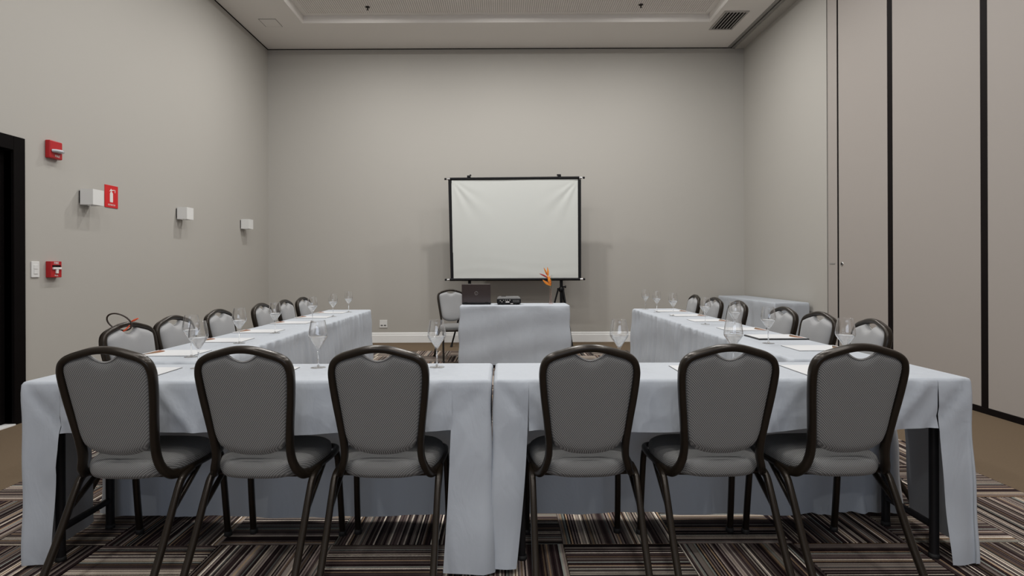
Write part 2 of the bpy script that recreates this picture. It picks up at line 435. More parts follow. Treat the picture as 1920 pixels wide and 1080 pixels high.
# ================================================================= room shell
TX0, TY0, TS = -2.74, 8.553, 0.5          # carpet field: X -2.74..2.76, far edge Y 8.553
TX1 = TX0 + 11 * TS; TYN = TY0 - 27 * TS
fl = MB()
fl.box(XL, XR, YF, YB, -0.12, -0.010)
fl.box(XL, TX0, YF, YB, -0.010, 0); fl.box(TX1, XR, YF, YB, -0.010, 0)
fl.box(TX0, TX1, TY0, YB, -0.010, 0); fl.box(TX0, TX1, YF, TYN, -0.010, 0)
floor = struct(fl.obj('floor', M['beige']), 'beige carpet border running round a field of striped carpet tiles')
g = 0.0012
tm = MB(); h = TS / 2 - g
tm.add([(-h, -h, -0.01), (h, -h, -0.01), (h, h, -0.01), (-h, h, -0.01),
        (-h, -h, -0.001), (h, -h, -0.001), (h, h, -0.001), (-h, h, -0.001),
        (-h + .002, -h + .002, 0), (h - .002, -h + .002, 0), (h - .002, h - .002, 0), (-h + .002, h - .002, 0)],
       [(0, 3, 2, 1), (0, 1, 5, 4), (1, 2, 6, 5), (2, 3, 7, 6), (3, 0, 4, 7), (4, 5, 9, 8), (5, 6, 10, 9), (6, 7, 11, 10), (7, 4, 8, 11), (8, 9, 10, 11)])
tile_me = tm.mesh('carpet_tile', M['carpet'])
for j in range(27):
    for i in range(11):
        o = bpy.data.objects.new('carpet_tile', tile_me); COL.objects.link(o); o.parent = floor
        cx = TX0 + (i + 0.5) * TS; cy = TY0 - (j + 0.5) * TS
        o.location = (cx, cy, 0)
        # column index relative to X=.26 (i=6), row index relative to Y=2.553 (row below it: j=12)
        par = ((i - 6) + (12 - j)) % 2
        o.rotation_euler = (0, 0, (0 if par == 0 else PI / 2) + (PI if random.random() < 0.5 else 0))

T = 0.15
wb = MB().box(XL - T, XR + T, YB, YB + T, -0.1, ZC + 0.3)
struct(wb.obj('wall_back', M['wall']), 'plain greige far wall behind the projection screen')
wf = MB()   # behind the camera, with an opening for the added fill pane
wf.box(XL - T, -2.7, YF - T, YF, -0.1, ZC + 0.3); wf.box(2.7, XR + T, YF - T, YF, -0.1, ZC + 0.3)
wf.box(-2.7, 2.7, YF - T, YF, -0.1, 0.7); wf.box(-2.7, 2.7, YF - T, YF, 3.1, ZC + 0.3)
struct(wf.obj('wall_front', M['wall']), 'plain greige wall opposite the projection screen')
fill_win = struct(empty('added_window_1', (0, YF - 0.07, 0)), 'glowing fill panel added as a window in the wall opposite the screen')  # unseen glowing pane and frame, added to go with the rear fill
MB().box(-2.7, 2.7, -0.005, 0.005, 0.7, 3.1).obj('pane', M['fill_pane_glow'], fill_win)
fr = MB()
for x in (-2.7, -0.92, 0.86, 2.64): fr.box(x, x + 0.06, -0.04, 0.05, 0.7, 3.1)
fr.box(-2.7, 2.7, -0.04, 0.05, 0.7, 0.76); fr.box(-2.7, 2.7, -0.04, 0.05, 3.04, 3.1)
fr.obj('fill_pane_frame', M['white_trim'], fill_win)
# left wall with the door opening
DY0, DY1, DZ = 2.72, 4.54, 2.13
wl = MB()
wl.box(XL - T, XL, YF, DY0, -0.1, ZC + 0.3); wl.box(XL - T, XL, DY1, YB, -0.1, ZC + 0.3); wl.box(XL - T, XL, DY0, DY1, DZ, ZC + 0.3)
wall_left = struct(wl.obj('wall_left', M['wall']), 'greige left wall with sconces, fire devices and a black door')
# right wall: plaster near the corner, dark backing behind the folding partition
wr = MB().box(XR, XR + T, 7.10, YB, -0.1, ZC + 0.3)
wall_right = struct(wr.obj('wall_right', M['wall']), 'greige right wall running into a panelled folding partition')
MB().box(XR + 0.07, XR + T, YF, 7.10, -0.1, ZC + 0.3).obj('partition_core', M['backing'], wall_right)
def pane_box(y0, y1):
    return MB().rbox(XR, XR + 0.068, y0, y1, 0.05, ZC - 0.004, 0.004).obj('panel', M['panel'], wall_right)
pane_box(6.885, 7.078)
pane_box(5.985, 6.852)
y = 5.905
while y > YF + 0.2:
    y0 = max(y - 1.083, YF + 0.02)
    pane_box(y0, y); y -= 1.155
for yy0, yy1 in [(6.852, 6.885), (5.905, 5.985)] + [(5.905 - 1.155 * k, 5.905 - 1.155 * k + 0.072) for k in range(1, 9)]:
    MB().box(XR + 0.003, XR + 0.069, yy0, yy1, 0.0, ZC).obj('black_profile', M['black_frame'], wall_right)
MB().box(XR - 0.006, XR + 0.069, YF, 7.085, 0.0, 0.048).obj('floor_seal', M['black_frame'], wall_right)
lk = MB().lathe([(0.0, 0.004), (0.012, 0.004), (0.022, 0.006), (0.026, 0.004), (0.028, 0)], 20)
lk = lk.obj('round_latch', M['chrome'], wall_right, loc=(XR, 6.79, 1.235)); lk.rotation_euler = (0, -PI / 2, 0)
kk = MB().lathe([(0.0, 0.0065), (0.011, 0.0065), (0.0115, 0.003)], 14).obj('keyhole', M['black_frame'], wall_right, loc=(XR, 6.79, 1.235)); kk.rotation_euler = (0, -PI / 2, 0)
MB().rbox(XR - 0.004, XR + 0.001, 6.93, 7.04, 1.232, 1.25, 0.001).obj('flush_pull', M['track'], wall_right)

# ceiling: soffit ring, recess riser, perforated field
ce = MB()
TR0 = 3.665                               # start of the partition track strip
ce.box(XL - T, RX0, YF - T, YB + T, ZC, ZC + 0.3); ce.box(RX1, TR0, YF - T, YB + T, ZC, ZC + 0.3)
ce.box(RX0, RX1, RY1, YB + T, ZC, ZC + 0.3); ce.box(RX0, RX1, YF - T, RY0, ZC, ZC + 0.3)
ce.box(TR0, XR + T, YF - T, YB + T, ZC + 0.03, ZC + 0.3)
ceil = struct(ce.obj('ceiling', M['ceiling']), 'off-white ceiling with a shallow recessed perforated field')
MB().box(RX0, RX1, RY0, RY1, RZ, RZ + 0.1).obj('perforated_field', M['grille'], ceil)
# bright chamfered moulding round the recess
mo = MB()
def ringpts(d, z): return [(RX0 + d, RY0 + d, z), (RX1 - d, RY0 + d, z), (RX1 - d, RY1 - d, z), (RX0 + d, RY1 - d, z)]
rings = [ringpts(-0.022, ZC), ringpts(-0.019, ZC - 0.006), ringpts(-0.008, ZC - 0.006), ringpts(0.012, ZC + 0.02), ringpts(0.02, RZ), ringpts(0.095, RZ - 0.003), ringpts(0.097, RZ)]
for a, b in zip(rings, rings[1:]):
    for k in range(4): mo.add([a[k], a[(k + 1) % 4], b[(k + 1) % 4], b[k]], [(0, 1, 2, 3)])
mo.obj('recess_moulding', M['ceiling'], ceil, fix=False)
# dark shadow gap along back wall, left wall
MB().box(XL + 0.001, XR, YB - 0.012, YB - 0.001, ZC - 0.010, ZC - 0.001).obj('shadow_gap', M['backing'], ceil)
MB().box(XL + 0.001, XL + 0.012, YF, YB - 0.012, ZC - 0.010, ZC - 0.001).obj('shadow_gap', M['backing'], ceil)
# partition track
trk = MB().box(TR0, TR0 + 0.05, YF, YB - 0.012, ZC - 0.006, ZC + 0.03)
trk = struct(trk.obj('trim_1', M['track']), 'grey slotted ceiling track of the folding partition')
MB().box(TR0 + 0.072, XR - 0.001, YF, YB - 0.012, ZC - 0.010, ZC + 0.03).obj('track_rail', M['track'], trk)
MB().box(TR0 + 0.115, XR - 0.001, YF, YB - 0.012, ZC - 0.026, ZC - 0.010).obj('track_rail', M['wall'], trk)
MB().box(TR0 + 0.05, TR0 + 0.072, YF, YB - 0.012, ZC + 0.018, ZC + 0.029).obj('track_slot', M['backing'], trk)

# baseboards (stepped profile)
def baseboard(name, a, b, nrm, label):
    a = Vector(a); b = Vector(b); n = Vector(nrm)
    prof = [(0, 0), (0.016, 0), (0.016, 0.118), (0.010, 0.128), (0.012, 0.136), (0.008, 0.158), (0.004, 0.165), (0, 0.165)]
    vs = [a + n * d + Vector((0, 0, z)) for d, z in prof] + [b + n * d + Vector((0, 0, z)) for d, z in prof]
    k = len(prof)
    m = MB().add(vs, [(i, (i + 1) % k, k + (i + 1) % k, k + i) for i in range(k)] + [tuple(range(k)), tuple(range(k, 2 * k))])
    return struct(m.obj(name, M['white_trim']), label)
baseboard('baseboard_back', (XL, YB, 0), (XR, YB, 0), (0, -1, 0), 'white stepped skirting along the far wall')
bl = baseboard('baseboard_left', (XL, DY1 + 0.11, 0), (XL, YB - 0.016, 0), (1, 0, 0), 'white stepped skirting along the left wall')
bl2 = baseboard('baseboard_front', (XL, YF, 0), (XL, DY0 - 0.11, 0), (1, 0, 0), 'white skirting on the left wall before the door')

# door
door = struct(empty('door_1', (XL, 0, 0)), 'black double door with a black frame in the left wall')
df = MB()
df.rbox(-0.10, 0.022, DY1, DY1 + 0.11, 0, DZ + 0.11, 0.004); df.rbox(-0.10, 0.022, DY0 - 0.11, DY0, 0, DZ + 0.11, 0.004)
df.rbox(-0.10, 0.022, DY0, DY1, DZ, DZ + 0.11, 0.004)
df.obj('door_frame', M['door_black'], door)
for a, b in ((DY0 + 0.004, (DY0 + DY1) / 2 - 0.002), ((DY0 + DY1) / 2 + 0.002, DY1 - 0.004)):
    lf = MB().rbox(-0.095, -0.050, a, b, 0.012, DZ - 0.004, 0.003)
    lf = lf.obj('door_leaf', M['door_black'], door)
    yy = b - 0.09 if a < 3 else a + 0.09
    hb = MB().tube([(-0.05, yy, 0.98), (-0.005, yy, 0.98)], 0.008, n=8); hb.tube([(-0.005, yy, 0.98), (-0.002, yy + (-0.11 if a < 3 else 0.11), 0.98)], 0.008, n=8)
    hb.obj('door_handle', M['chrome'], lf)
MB().box(-0.10, 0.03, DY0, DY1, 0.0, 0.010).obj('threshold', M['white_trim'], door)

# ================================================================= ceiling fittings
for j, ly in enumerate(LIGHT_Y):
    for i, lx in enumerate(LIGHT_X):
        t = empty('downlight', (lx, ly, RZ), 0, 'round recessed downlight, %s column, %s row from the screen' % (('left', 'middle', 'right')[i], ('first', 'second', 'third', 'fourth', 'fifth', 'sixth')[j]), 'ceiling light', 'downlights in the recessed ceiling')
        MB().lathe([(0.072, -0.001), (0.072, -0.010), (0.090, -0.010), (0.095, -0.001)], 28).obj('rim', M['white_plastic'], t)
        MB().lathe([(0.0, -0.006), (0.071, -0.006)], 28).obj('diffuser', M['glow'], t, fix=False)
for k, (sx_, sy_) in enumerate(((-1.87, 8.2), (1.94, 8.16))):
    t = empty('sprinkler', (sx_, sy_, RZ), 0, 'small ceiling sprinkler head on the %s side of the perforated field' % ('left', 'right')[k], 'sprinkler', 'ceiling sprinklers')
    MB().lathe([(0, -0.001), (0.034, -0.001), (0.030, -0.008), (0.012, -0.010), (0, -0.010)], 20).obj('rosette', M['duct'], t)
    MB().lathe([(0.009, -0.009), (0.009, -0.03), (0.004, -0.04), (0.0, -0.04)], 12).obj('body', M['bronze'], t)
    MB().lathe([(0.0, -0.040), (0.017, -0.041), (0.017, -0.043), (0, -0.043)], 14).obj('deflector', M['bronze'], t)
# square speaker/hatch cover
t = empty('access_hatch', (-3.345, 8.50, ZC), 0, 'small square flush hatch in the ceiling near the left wall', 'hatch')
MB().box(-0.125, 0.125, -0.135, 0.135, -0.004, -0.0005).obj('hatch_frame', M['track'], t)
MB().rbox(-0.112, 0.119, -0.128, 0.122, -0.009, -0.003, 0.002).obj('hatch_cover', M['ceiling'], t)
# air vent
t = empty('air_vent', (3.28, 8.475, ZC), 0, 'rectangular slatted air vent in the ceiling near the folding partition', 'air vent')
MB().box(-0.15, 0.15, -0.295, 0.295, -0.003, -0.001).obj('backing_plate', M['backing'], t)
vf = MB(); vf.box(-0.172, -0.145, -0.315, 0.315, -0.014, -0.001); vf.box(0.145, 0.172, -0.315, 0.315, -0.014, -0.001)
vf.box(-0.145, 0.145, -0.315, -0.29, -0.014, -0.001); vf.box(-0.145, 0.145, 0.29, 0.315, -0.014, -0.001)
vf.obj('vent_frame', M['vent_slat'], t)
sl = MB().add([(-0.008, -0.29, -0.002), (-0.002, -0.29, -0.016), (0.001, -0.29, -0.016), (-0.005, -0.29, -0.002), (-0.008, 0.29, -0.002), (-0.002, 0.29, -0.016), (0.001, 0.29, -0.016), (-0.005, 0.29, -0.002)],
              [(0, 1, 2, 3), (4, 7, 6, 5), (0, 4, 5, 1), (1, 5, 6, 2), (2, 6, 7, 3), (3, 7, 4, 0)]).mesh('slat', M['vent_slat'])
for k in range(6):
    o = bpy.data.objects.new('slat', sl); COL.objects.link(o); o.parent = t; o.location = (-0.115 + k * 0.047, 0, 0)

# ================================================================= left wall devices
def sconce(y, label):
    t = empty('wall_sconce', (XL, y, 1.857), 0, label, 'wall lamp', 'square sconces on the left wall')
    MB().rbox(0.0, 0.016, 0.005, 0.125, -0.055, 0.055, 0.002).obj('back_plate', M['black_frame'], t)
    s = MB(); a, b, c = 0.145, 0.13, 0.007
    # open box shade (open at top and bottom)
    s.box(0.014, b, 0, c, -0.07, 0.07); s.box(0.014, b, a - c, a, -0.07, 0.07); s.box(b - c, b, c, a - c, -0.07, 0.07); s.box(0.014, 0.014 + c, c, a - c, -0.07, 0.07)
    s.obj('shade', M['white_plastic'], t)
    MB().lathe([(0, -0.03), (0.015, -0.025), (0.02, 0), (0.015, 0.025), (0, 0.03)], 12, (0.07, 0.072, 0)).obj('bulb', M['ink_white'], t)
sconce(5.262, 'square white wall sconce beside the red extinguisher sign')
sconce(6.83, 'middle white box sconce on the left wall')
sconce(8.50, 'white box sconce farthest along the left wall, nearest the corner')

Rleft = Matrix(((0, 0, 1, 0), (1, 0, 0, 0), (0, 1, 0, 0), (0, 0, 0, 1)))   # text facing +X: right->+Y, up->+Z
def at_left(x, y, z): return Matrix.Translation((x, y, z)) @ Rleft
# strobe
t = empty('fire_strobe', (XL, 4.945, 2.21), 0, 'red fire alarm strobe with a clear lens high on the left wall', 'fire alarm')
MB().rbox(0.0, 0.045, -0.07, 0.07, -0.075, 0.075, 0.008).obj('housing', M['red'], t)
MB().tube([(0.045, -0.045, -0.012), (0.07, -0.035, -0.012), (0.085, 0.0, -0.012), (0.07, 0.035, -0.012), (0.045, 0.045, -0.012)], 0.016, 0.013, 10).rbox(0.04, 0.072, -0.035, 0.035, -0.026, 0.002, 0.004).obj('lens', M['clear_lens'], t)
text_obj('FIRE', 'lettering', M['ink_white'], t, at_left(0.0456, 0.01, -0.052), 0.028)
# manual call point
t = empty('fire_call_point', (XL, 4.94, 1.205), 0, 'red fire alarm pull station beside the white switch on the left wall', 'fire alarm')
MB().rbox(0.0, 0.045, -0.06, 0.06, -0.068, 0.068, 0.004).obj('housing', M['red'], t)
MB().rbox(0.044, 0.048, -0.045, 0.045, 0.018, 0.036, 0.001).obj('recess', M['black_frame'], t)
MB().rbox(0.045, 0.058, -0.045, 0.045, 0.0, 0.018, 0.002).rbox(0.045, 0.056, -0.013, 0.013, -0.034, 0.002, 0.002).obj('pull_handle', M['ink_white'], t)
text_obj('FIRE', 'lettering', M['ink_white'], t, at_left(0.0456, 0.0, 0.052), 0.030)
text_obj('PULL', 'lettering', M['ink_white'], t, at_left(0.0456, 0.0, -0.052), 0.018)
# light switch
t = empty('light_switch', (XL, 4.765, 1.205), 0, 'white two-gang light switch beside the black door frame', 'switch')
MB().rbox(0.0, 0.010, -0.040, 0.040, -0.065, 0.065, 0.003).obj('plate', M['white_plastic'], t)
MB().rbox(0.009, 0.014, -0.02, 0.02, 0.003, 0.036, 0.001).obj('rocker', M['white_plastic'], t)
MB().rbox(0.009, 0.014, -0.02, 0.02, -0.036, -0.003, 0.001).obj('rocker', M['white_plastic'], t)
# extinguisher sign
t = empty('extinguisher_sign', (XL, 5.70, 1.91), 0, 'red wall sign with a white fire extinguisher symbol', 'sign')
MB().rbox(0.0, 0.006, -0.095, 0.095, -0.108, 0.108, 0.001).obj('plate', M['red_sign'], t)
fn = lambda u, v, d: (d, u, v)
ic = MB()
ic.poly([(-0.026, -0.050), (-0.022, -0.055), (0.014, -0.055), (0.018, -0.050), (0.018, 0.028), (0.010, 0.042), (-0.018, 0.042), (-0.026, 0.028)], fn, 0.006, 0.0075)
ic.poly([(-0.010, 0.042), (0.002, 0.042), (0.002, 0.056), (0.046, 0.066), (0.046, 0.042), (0.052, 0.040), (0.052, 0.070), (0.0, 0.066), (-0.006, 0.076), (-0.014, 0.072), (-0.030, 0.050), (-0.024, 0.046), (-0.010, 0.056)], fn, 0.006, 0.0075)
ic.obj('extinguisher_symbol', M['ink_white'], t)
text_obj('EXTINTOR', 'lettering', M['ink_white'], t, at_left(0.0066, 0.0, -0.082), 0.022)
# back wall outlet
t = empty('wall_socket', (-1.935, YB, 0.305), 0, 'white double power socket low on the far wall', 'socket')
MB().rbox(-0.063, 0.063, -0.010, 0, -0.063, 0.063, 0.003).obj('plate', M['white_plastic'], t)
for s_ in (-1, 1): MB().rbox(s_ * 0.026 - 0.018, s_ * 0.026 + 0.018, -0.0125, -0.009, -0.035, -0.015, 0.001).obj('outlet', M['proj_top'], t)

# ================================================================= tables and cloths
ZT = 0.750
def folding_table(x0, x1, y0, y1, label, group=None, inset=0.10):
    cx, cy = (x0 + x1) / 2, (y0 + y1) / 2; a, b = (x1 - x0) / 2 - 0.012, (y1 - y0) / 2 - 0.012
    t = empty('folding_table', (cx, cy, 0), 0, label, 'table', group)
    MB().rbox(-a, a, -b, b, ZT - 0.030, ZT - 0.004, 0.004).obj('tabletop', M['wood'], t)
    lx = a > b
    def P(l, s, z): return (l, s, z) if lx else (s, l, z)
    A, B = (a, b) if lx else (b, a)
    for e in (-1, 1):
        L_ = e * (A - inset)
        for s_ in (-1, 1):
            S = s_ * (B - 0.05)
            m = MB().tube([P(L_ + e * 0.0, S, 0.012), P(L_, S, ZT - 0.03)], 0.016, 0.016, 8, up=(1, 0, 0), power=0.6)
            lg = m.obj('leg', M['table_metal'], t)
            MB().lathe([(0.0, 0.0), (0.02, 0.0), (0.02, 0.018), (0.0, 0.018)], 10, P(L_, S, 0)).obj('foot_cap', M['rubber'], lg)
        MB().tube([P(L_, -(B - 0.05), 0.13), P(L_, (B - 0.05), 0.13)], 0.013, 0.013, 8, power=0.6).obj('stretcher', M['table_metal'], t)
        MB().tube([P(L_, -(B - 0.05), 0.66), P(L_, (B - 0.05), 0.66)], 0.013, 0.013, 8, power=0.6).obj('stretcher', M['table_metal'], t)
        MB().tube([P(L_, 0, 0.66), P(e * (A - 0.38), 0, ZT - 0.035)], 0.009, 0.009, 8).obj('brace', M['table_metal'], t)
    return t

def cloth(x0, x1, y0, y1, open_side, label, group=None, seed=1, strip=0.15, val=0.205, amp=0.006, wl=0.17, flare=0.035, bottom=0.02, slit=None, crease=None, taper=(0.22, 0.22), shift=(0, 0), wrinkle=0.005):
    """fitted cloth: top, full drop on three sides wrapping round the open side, short valance on the open side"""
    rnd = random.Random(seed)
    fl = flare if isinstance(flare, tuple) else (flare, flare, flare, flare)   # front-left, front-right, left end, right end
    cx, cy = (x0 + x1) / 2, (y0 + y1) / 2
    # local frame: open side faces -v; length along u
    if open_side == 'y0': a, b = (x1 - x0) / 2, (y1 - y0) / 2; tr = lambda u, v: (u, v)
    elif open_side == 'y1': a, b = (x1 - x0) / 2, (y1 - y0) / 2; tr = lambda u, v: (-u, -v)
    elif open_side == 'x0': a, b = (y1 - y0) / 2, (x1 - x0) / 2; tr = lambda u, v: (v, -u)
    else: a, b = (y1 - y0) / 2, (x1 - x0) / 2; tr = lambda u, v: (-v, u)
    r = 0.014
    def seg(p, q, n):
        return [(p[0] + (q[0] - p[0]) * k / n, p[1] + (q[1] - p[1]) * k / n) for k in range(n + 1)]
    def path(corners):
        out = []
        for i in range(len(corners) - 1):
            p, q = corners[i], corners[i + 1]
            L_ = math.dist(p, q); dx, dy = (q[0] - p[0]) / L_, (q[1] - p[1]) / L_
            s0 = r if i > 0 else 0; s1 = r if i < len(corners) - 2 else 0
            n = max(2, int((L_ - s0 - s1) / 0.014))
            nx, ny = dy, -dx     # outward for clockwise-from-above... checked below
            for k in range(n + 1):
                d = s0 + (L_ - s0 - s1) * k / n
                out.append(((p[0] + dx * d, p[1] + dy * d), (nx, ny)))
            if i < len(corners) - 2:   # corner arc
                q2 = corners[i + 2]; L2 = math.dist(q, q2); ex, ey = (q2[0] - q[0]) / L2, (q2[1] - q[1]) / L2
                c0 = (q[0] - dx * r - (-ex) * 0 + ex * 0, q[1] - dy * r)
                cc = (q[0] - dx * r + ex * r, q[1] - dy * r + ey * r)
                n1 = (dy, -dx); n2 = (ey, -ex)
                for k in (1, 2, 3):
                    t_ = k / 4; nx_, ny_ = n1[0] * (1 - t_) + n2[0] * t_, n1[1] * (1 - t_) + n2[1] * t_
                    l_ = math.hypot(nx_, ny_); nx_, ny_ = nx_ / l_, ny_ / l_
                    out.append(((cc[0] + nx_ * r, cc[1] + ny_ * r), (nx_, ny_)))
        return out
    ph = [rnd.uniform(0, 6.28) for _ in range(8)]
    def F(s):
        w1 = math.sin(2 * PI * s / wl + ph[0] + 1.3 * math.sin(2 * PI * s / 0.9 + ph[1]))
        w2 = math.sin(2 * PI * s / (wl * 0.47) + ph[2] + 1.1 * math.sin(2 * PI * s / 0.6 + ph[3]))
        w3 = math.sin(2 * PI * s / 0.8 + ph[4])
        return w1 * (0.6 + 0.4 * w3) + 0.45 * w2 + 0.7
    # counter-clockwise order starting on the open side so outward normal is (dy,-dx)
    C = [(-a, -b), (a, -b), (a, b), (-a, b)]
    full_c = [(a - strip, -b), (a, -b), (a, b), (-a, b), (-a, -b), (-a + strip, -b)]
    val_c = [(-a + strip, -b), (a - strip, -b)]
    mb = MB(); ring_top = []
    hfull = ZT - bottom
    def skirt(pts, length, s_start, minamp=0.0, full=True, cut=None):
        cols = []; s = s_start; prev = None
        nrow = 22 if full else 8
        for idx, (p, n_) in enumerate(pts):
            if prev: s += math.dist(p, prev)
            prev = p
            f = F(s); col = []
            col.append((p[0] - n_[0] * r, p[1] - n_[1] * r, ZT))
            col.append((p[0] - n_[0] * r * 0.3, p[1] - n_[1] * r * 0.3, ZT - r * 0.3 * 0.9))
            L_ = length + (0.006 * math.sin(s * 5 + ph[5]) + 0.004 * math.sin(s * 13 + ph[6]))
            for k in range(nrow + 1):
                t_ = k / nrow; d = r + (L_ - r) * t_
                q = min(1, d / hfull)
                am = amp * (0.25 + 1.2 * q ** 0.8)
                # near free edges of the wrap the cloth leans outward a little
                off = f * am + ((fl[0] + (fl[1] - fl[0]) * (p[0] + a) / (2 * a)) * max(0.0, -n_[1]) + fl[2] * max(0.0, -n_[0]) + fl[3] * max(0.0, n_[0]) + fl[0] * 0.3 * max(0.0, n_[1])) * q ** 1.3 + 0.0035 * math.sin(40 * s * 0.35 + d * 9 + ph[7]) * q
                off += wrinkle * math.sin(7 * s + 8 * d + ph[1]) * math.sin(5 * s - 11 * d + ph[2] + math.sin(3 * s)) * min(1, d / 0.06)
                if crease: off += crease(p, n_, d, s)
                # shorten the wrap strips toward the bottom
                px_, py_ = p
                if full and abs(n_[1] + 1) < 1e-6 and strip > 0:
                    sgn = 1 if px_ > 0 else -1
                    e = (a - abs(px_)) / strip; tp_ = taper[1] if sgn > 0 else taper[0]
                    px_ = sgn * (a - e * strip * (1 - tp_ * q ** 2)) + (shift[1] if sgn > 0 else shift[0]) * q ** 1.3
                col.append((px_ + n_[0] * off, py_ + n_[1] * off, ZT - d))
            cols.append(col)
        return cols, s
    def emit_cols(cols, skip=None):
        h_ = len(cols[0])
        vs = [v for c in cols for v in c]
        fs = []
        for i in range(len(cols) - 1):
            if skip and skip(i): continue
            for k in range(h_ - 1): fs.append((i * h_ + k, (i + 1) * h_ + k, (i + 1) * h_ + k + 1, i * h_ + k + 1))
        vs = [(*tr(v[0], v[1]), v[2]) for v in vs]
        mb.add(vs, fs, True)
    pf = path(full_c)
    if slit:   # split the skirt at the two far corners so a gap opens
        cols, s1 = skirt(pf, hfull, 0)
        for c, (p, n_) in zip(cols, pf):
            for sx__ in slit:
                dcor = math.dist(p, (sx__ * a, b))
                if dcor < 0.12 and abs(n_[1] - 1) < 1e-3:
                    for k in range(2, len(c)):
                        q = (ZT - c[k][2]) / hfull; c[k] = (c[k][0] - sx__ * 0.075 * min(1, q * 2.2) * (1 - dcor / 0.12), c[k][1] + 0.0, c[k][2])
        def skip(i):
            p, n_ = pf[i]; 
            return any(math.dist(p, (sx__ * a, b)) < 0.022 for sx__ in slit)
        emit_cols(cols, skip)
    else:
        cols, s1 = skirt(pf, hfull, 0); emit_cols(cols)
    cv, _ = skirt(path(val_c), val, s1, full=False); emit_cols(cv)
    top = [(*tr(c[0][0], c[0][1]), c[0][2]) for c in cols + cv[1:-1]]
    mb.add(top, [tuple(range(len(top)))], False)
    o = mb.obj('tablecloth', M['cloth'], None, loc=(cx, cy, 0.001), fix=False)
    tag(o, label, 'tablecloth', group)
    return o

def diag_crease(sign_list):
    def f(p, n_, d, s):
        out = 0
        for (px_, depth, sg, w_) in sign_list:     # crease fans from a top corner px_ running inwards sg
            if abs(n_[1] + 1) < 1e-3:
                x = (p[0] - px_) * sg
                if 0 < x < 0.4 and d < 0.4:
                    q = (d - x * 1.15) / w_
                    out += depth * math.exp(-q * q) * min(1, x / 0.05) * max(0, 1 - x / 0.4)
        return out
    return f

G_F = 'tables under white cloths in the near row'
folding_table(-1.940, -0.047, 2.36, 2.79, 'folding table under the left cloth of the near row', G_F)
folding_table(-0.036, 1.890, 2.36, 2.79, 'folding table under the right cloth of the near row', G_F)
cloth(-1.940, -0.047, 2.36, 2.79, 'y0', 'white cloth on the left half of the near table row, behind three chairs', 'white fitted tablecloths', 3, amp=0.004, wl=0.31, taper=(0.2, -0.1), shift=(0, -0.014), flare=(0.0, 0.085, -0.025, -0.042), strip=0.158, slit=(-1,),
      crease=diag_crease([(-0.944, -0.016, 1, 0.022), (-0.80, 0.022, 1, 0.035), (0.944, -0.010, -1, 0.025), (-0.42, 0.022, 1, 0.03), (-0.50, 0.018, -1, 0.03), (-0.05, 0.014, 1, 0.04), (0.75, 0.018, -1, 0.035)]))
cloth(-0.036, 1.890, 2.36, 2.79, 'y0', 'white cloth on the right half of the near table row, behind three chairs', 'white fitted tablecloths', 8, amp=0.004, wl=0.33, taper=(0.27, 0.1), shift=(-0.016, 0.02), flare=(0.06, 0.015, 0.010, 0.03), strip=0.140, slit=(1,),
      crease=diag_crease([(0.961, -0.016, -1, 0.022), (0.80, 0.020, -1, 0.035), (-0.961, -0.015, 1, 0.022), (-0.86, 0.012, 1, 0.03), (0.30, 0.014, -1, 0.04), (0.55, 0.016, -1, 0.03)]))
G_S = 'tables under white cloths in the two side rows'
for (x0, x1, y0, y1, op, lab, sd) in [
        (-1.925, -1.445, 2.86, 4.645, 'x0', 'left side row, half nearer the camera', 11),
        (-1.925, -1.445, 4.665, 6.46, 'x0', 'left side row, half nearer the screen', 12),
        (1.415, 1.895, 2.86, 4.665, 'x1', 'right side row, half nearer the camera', 13),
        (1.435, 1.915, 4.685, 6.46, 'x1', 'right side row, half nearer the screen', 14)]:
    folding_table(x0, x1, y0, y1, 'folding table under cloth, ' + lab, G_S, inset=0.03)
    cloth(x0, x1, y0, y1, op, 'white pleated tablecloth on the ' + lab, 'white fitted tablecloths', sd, amp=0.016, wl=0.15, flare=0.02, strip=0.14, wrinkle=0.008)
folding_table(-0.516, 0.815, 7.10, 7.56, 'presenter table under cloth holding the laptop and projector')
cloth(-0.516, 0.815, 7.10, 7.56, 'y1', 'white cloth on the presenter table with laptop, projector and flower', 'white fitted tablecloths', 21, amp=0.006, wl=0.36, flare=0.015, strip=0.14, wrinkle=0.013)
folding_table(3.44, 3.885, 7.42, 9.36, 'folding table under cloth against the right wall near the corner')
cloth(3.44, 3.885, 7.42, 9.36, 'x1', 'white cloth on the spare table in the far right corner', 'white fitted tablecloths', 25, amp=0.004, wl=0.4, flare=0.004, strip=0.14)

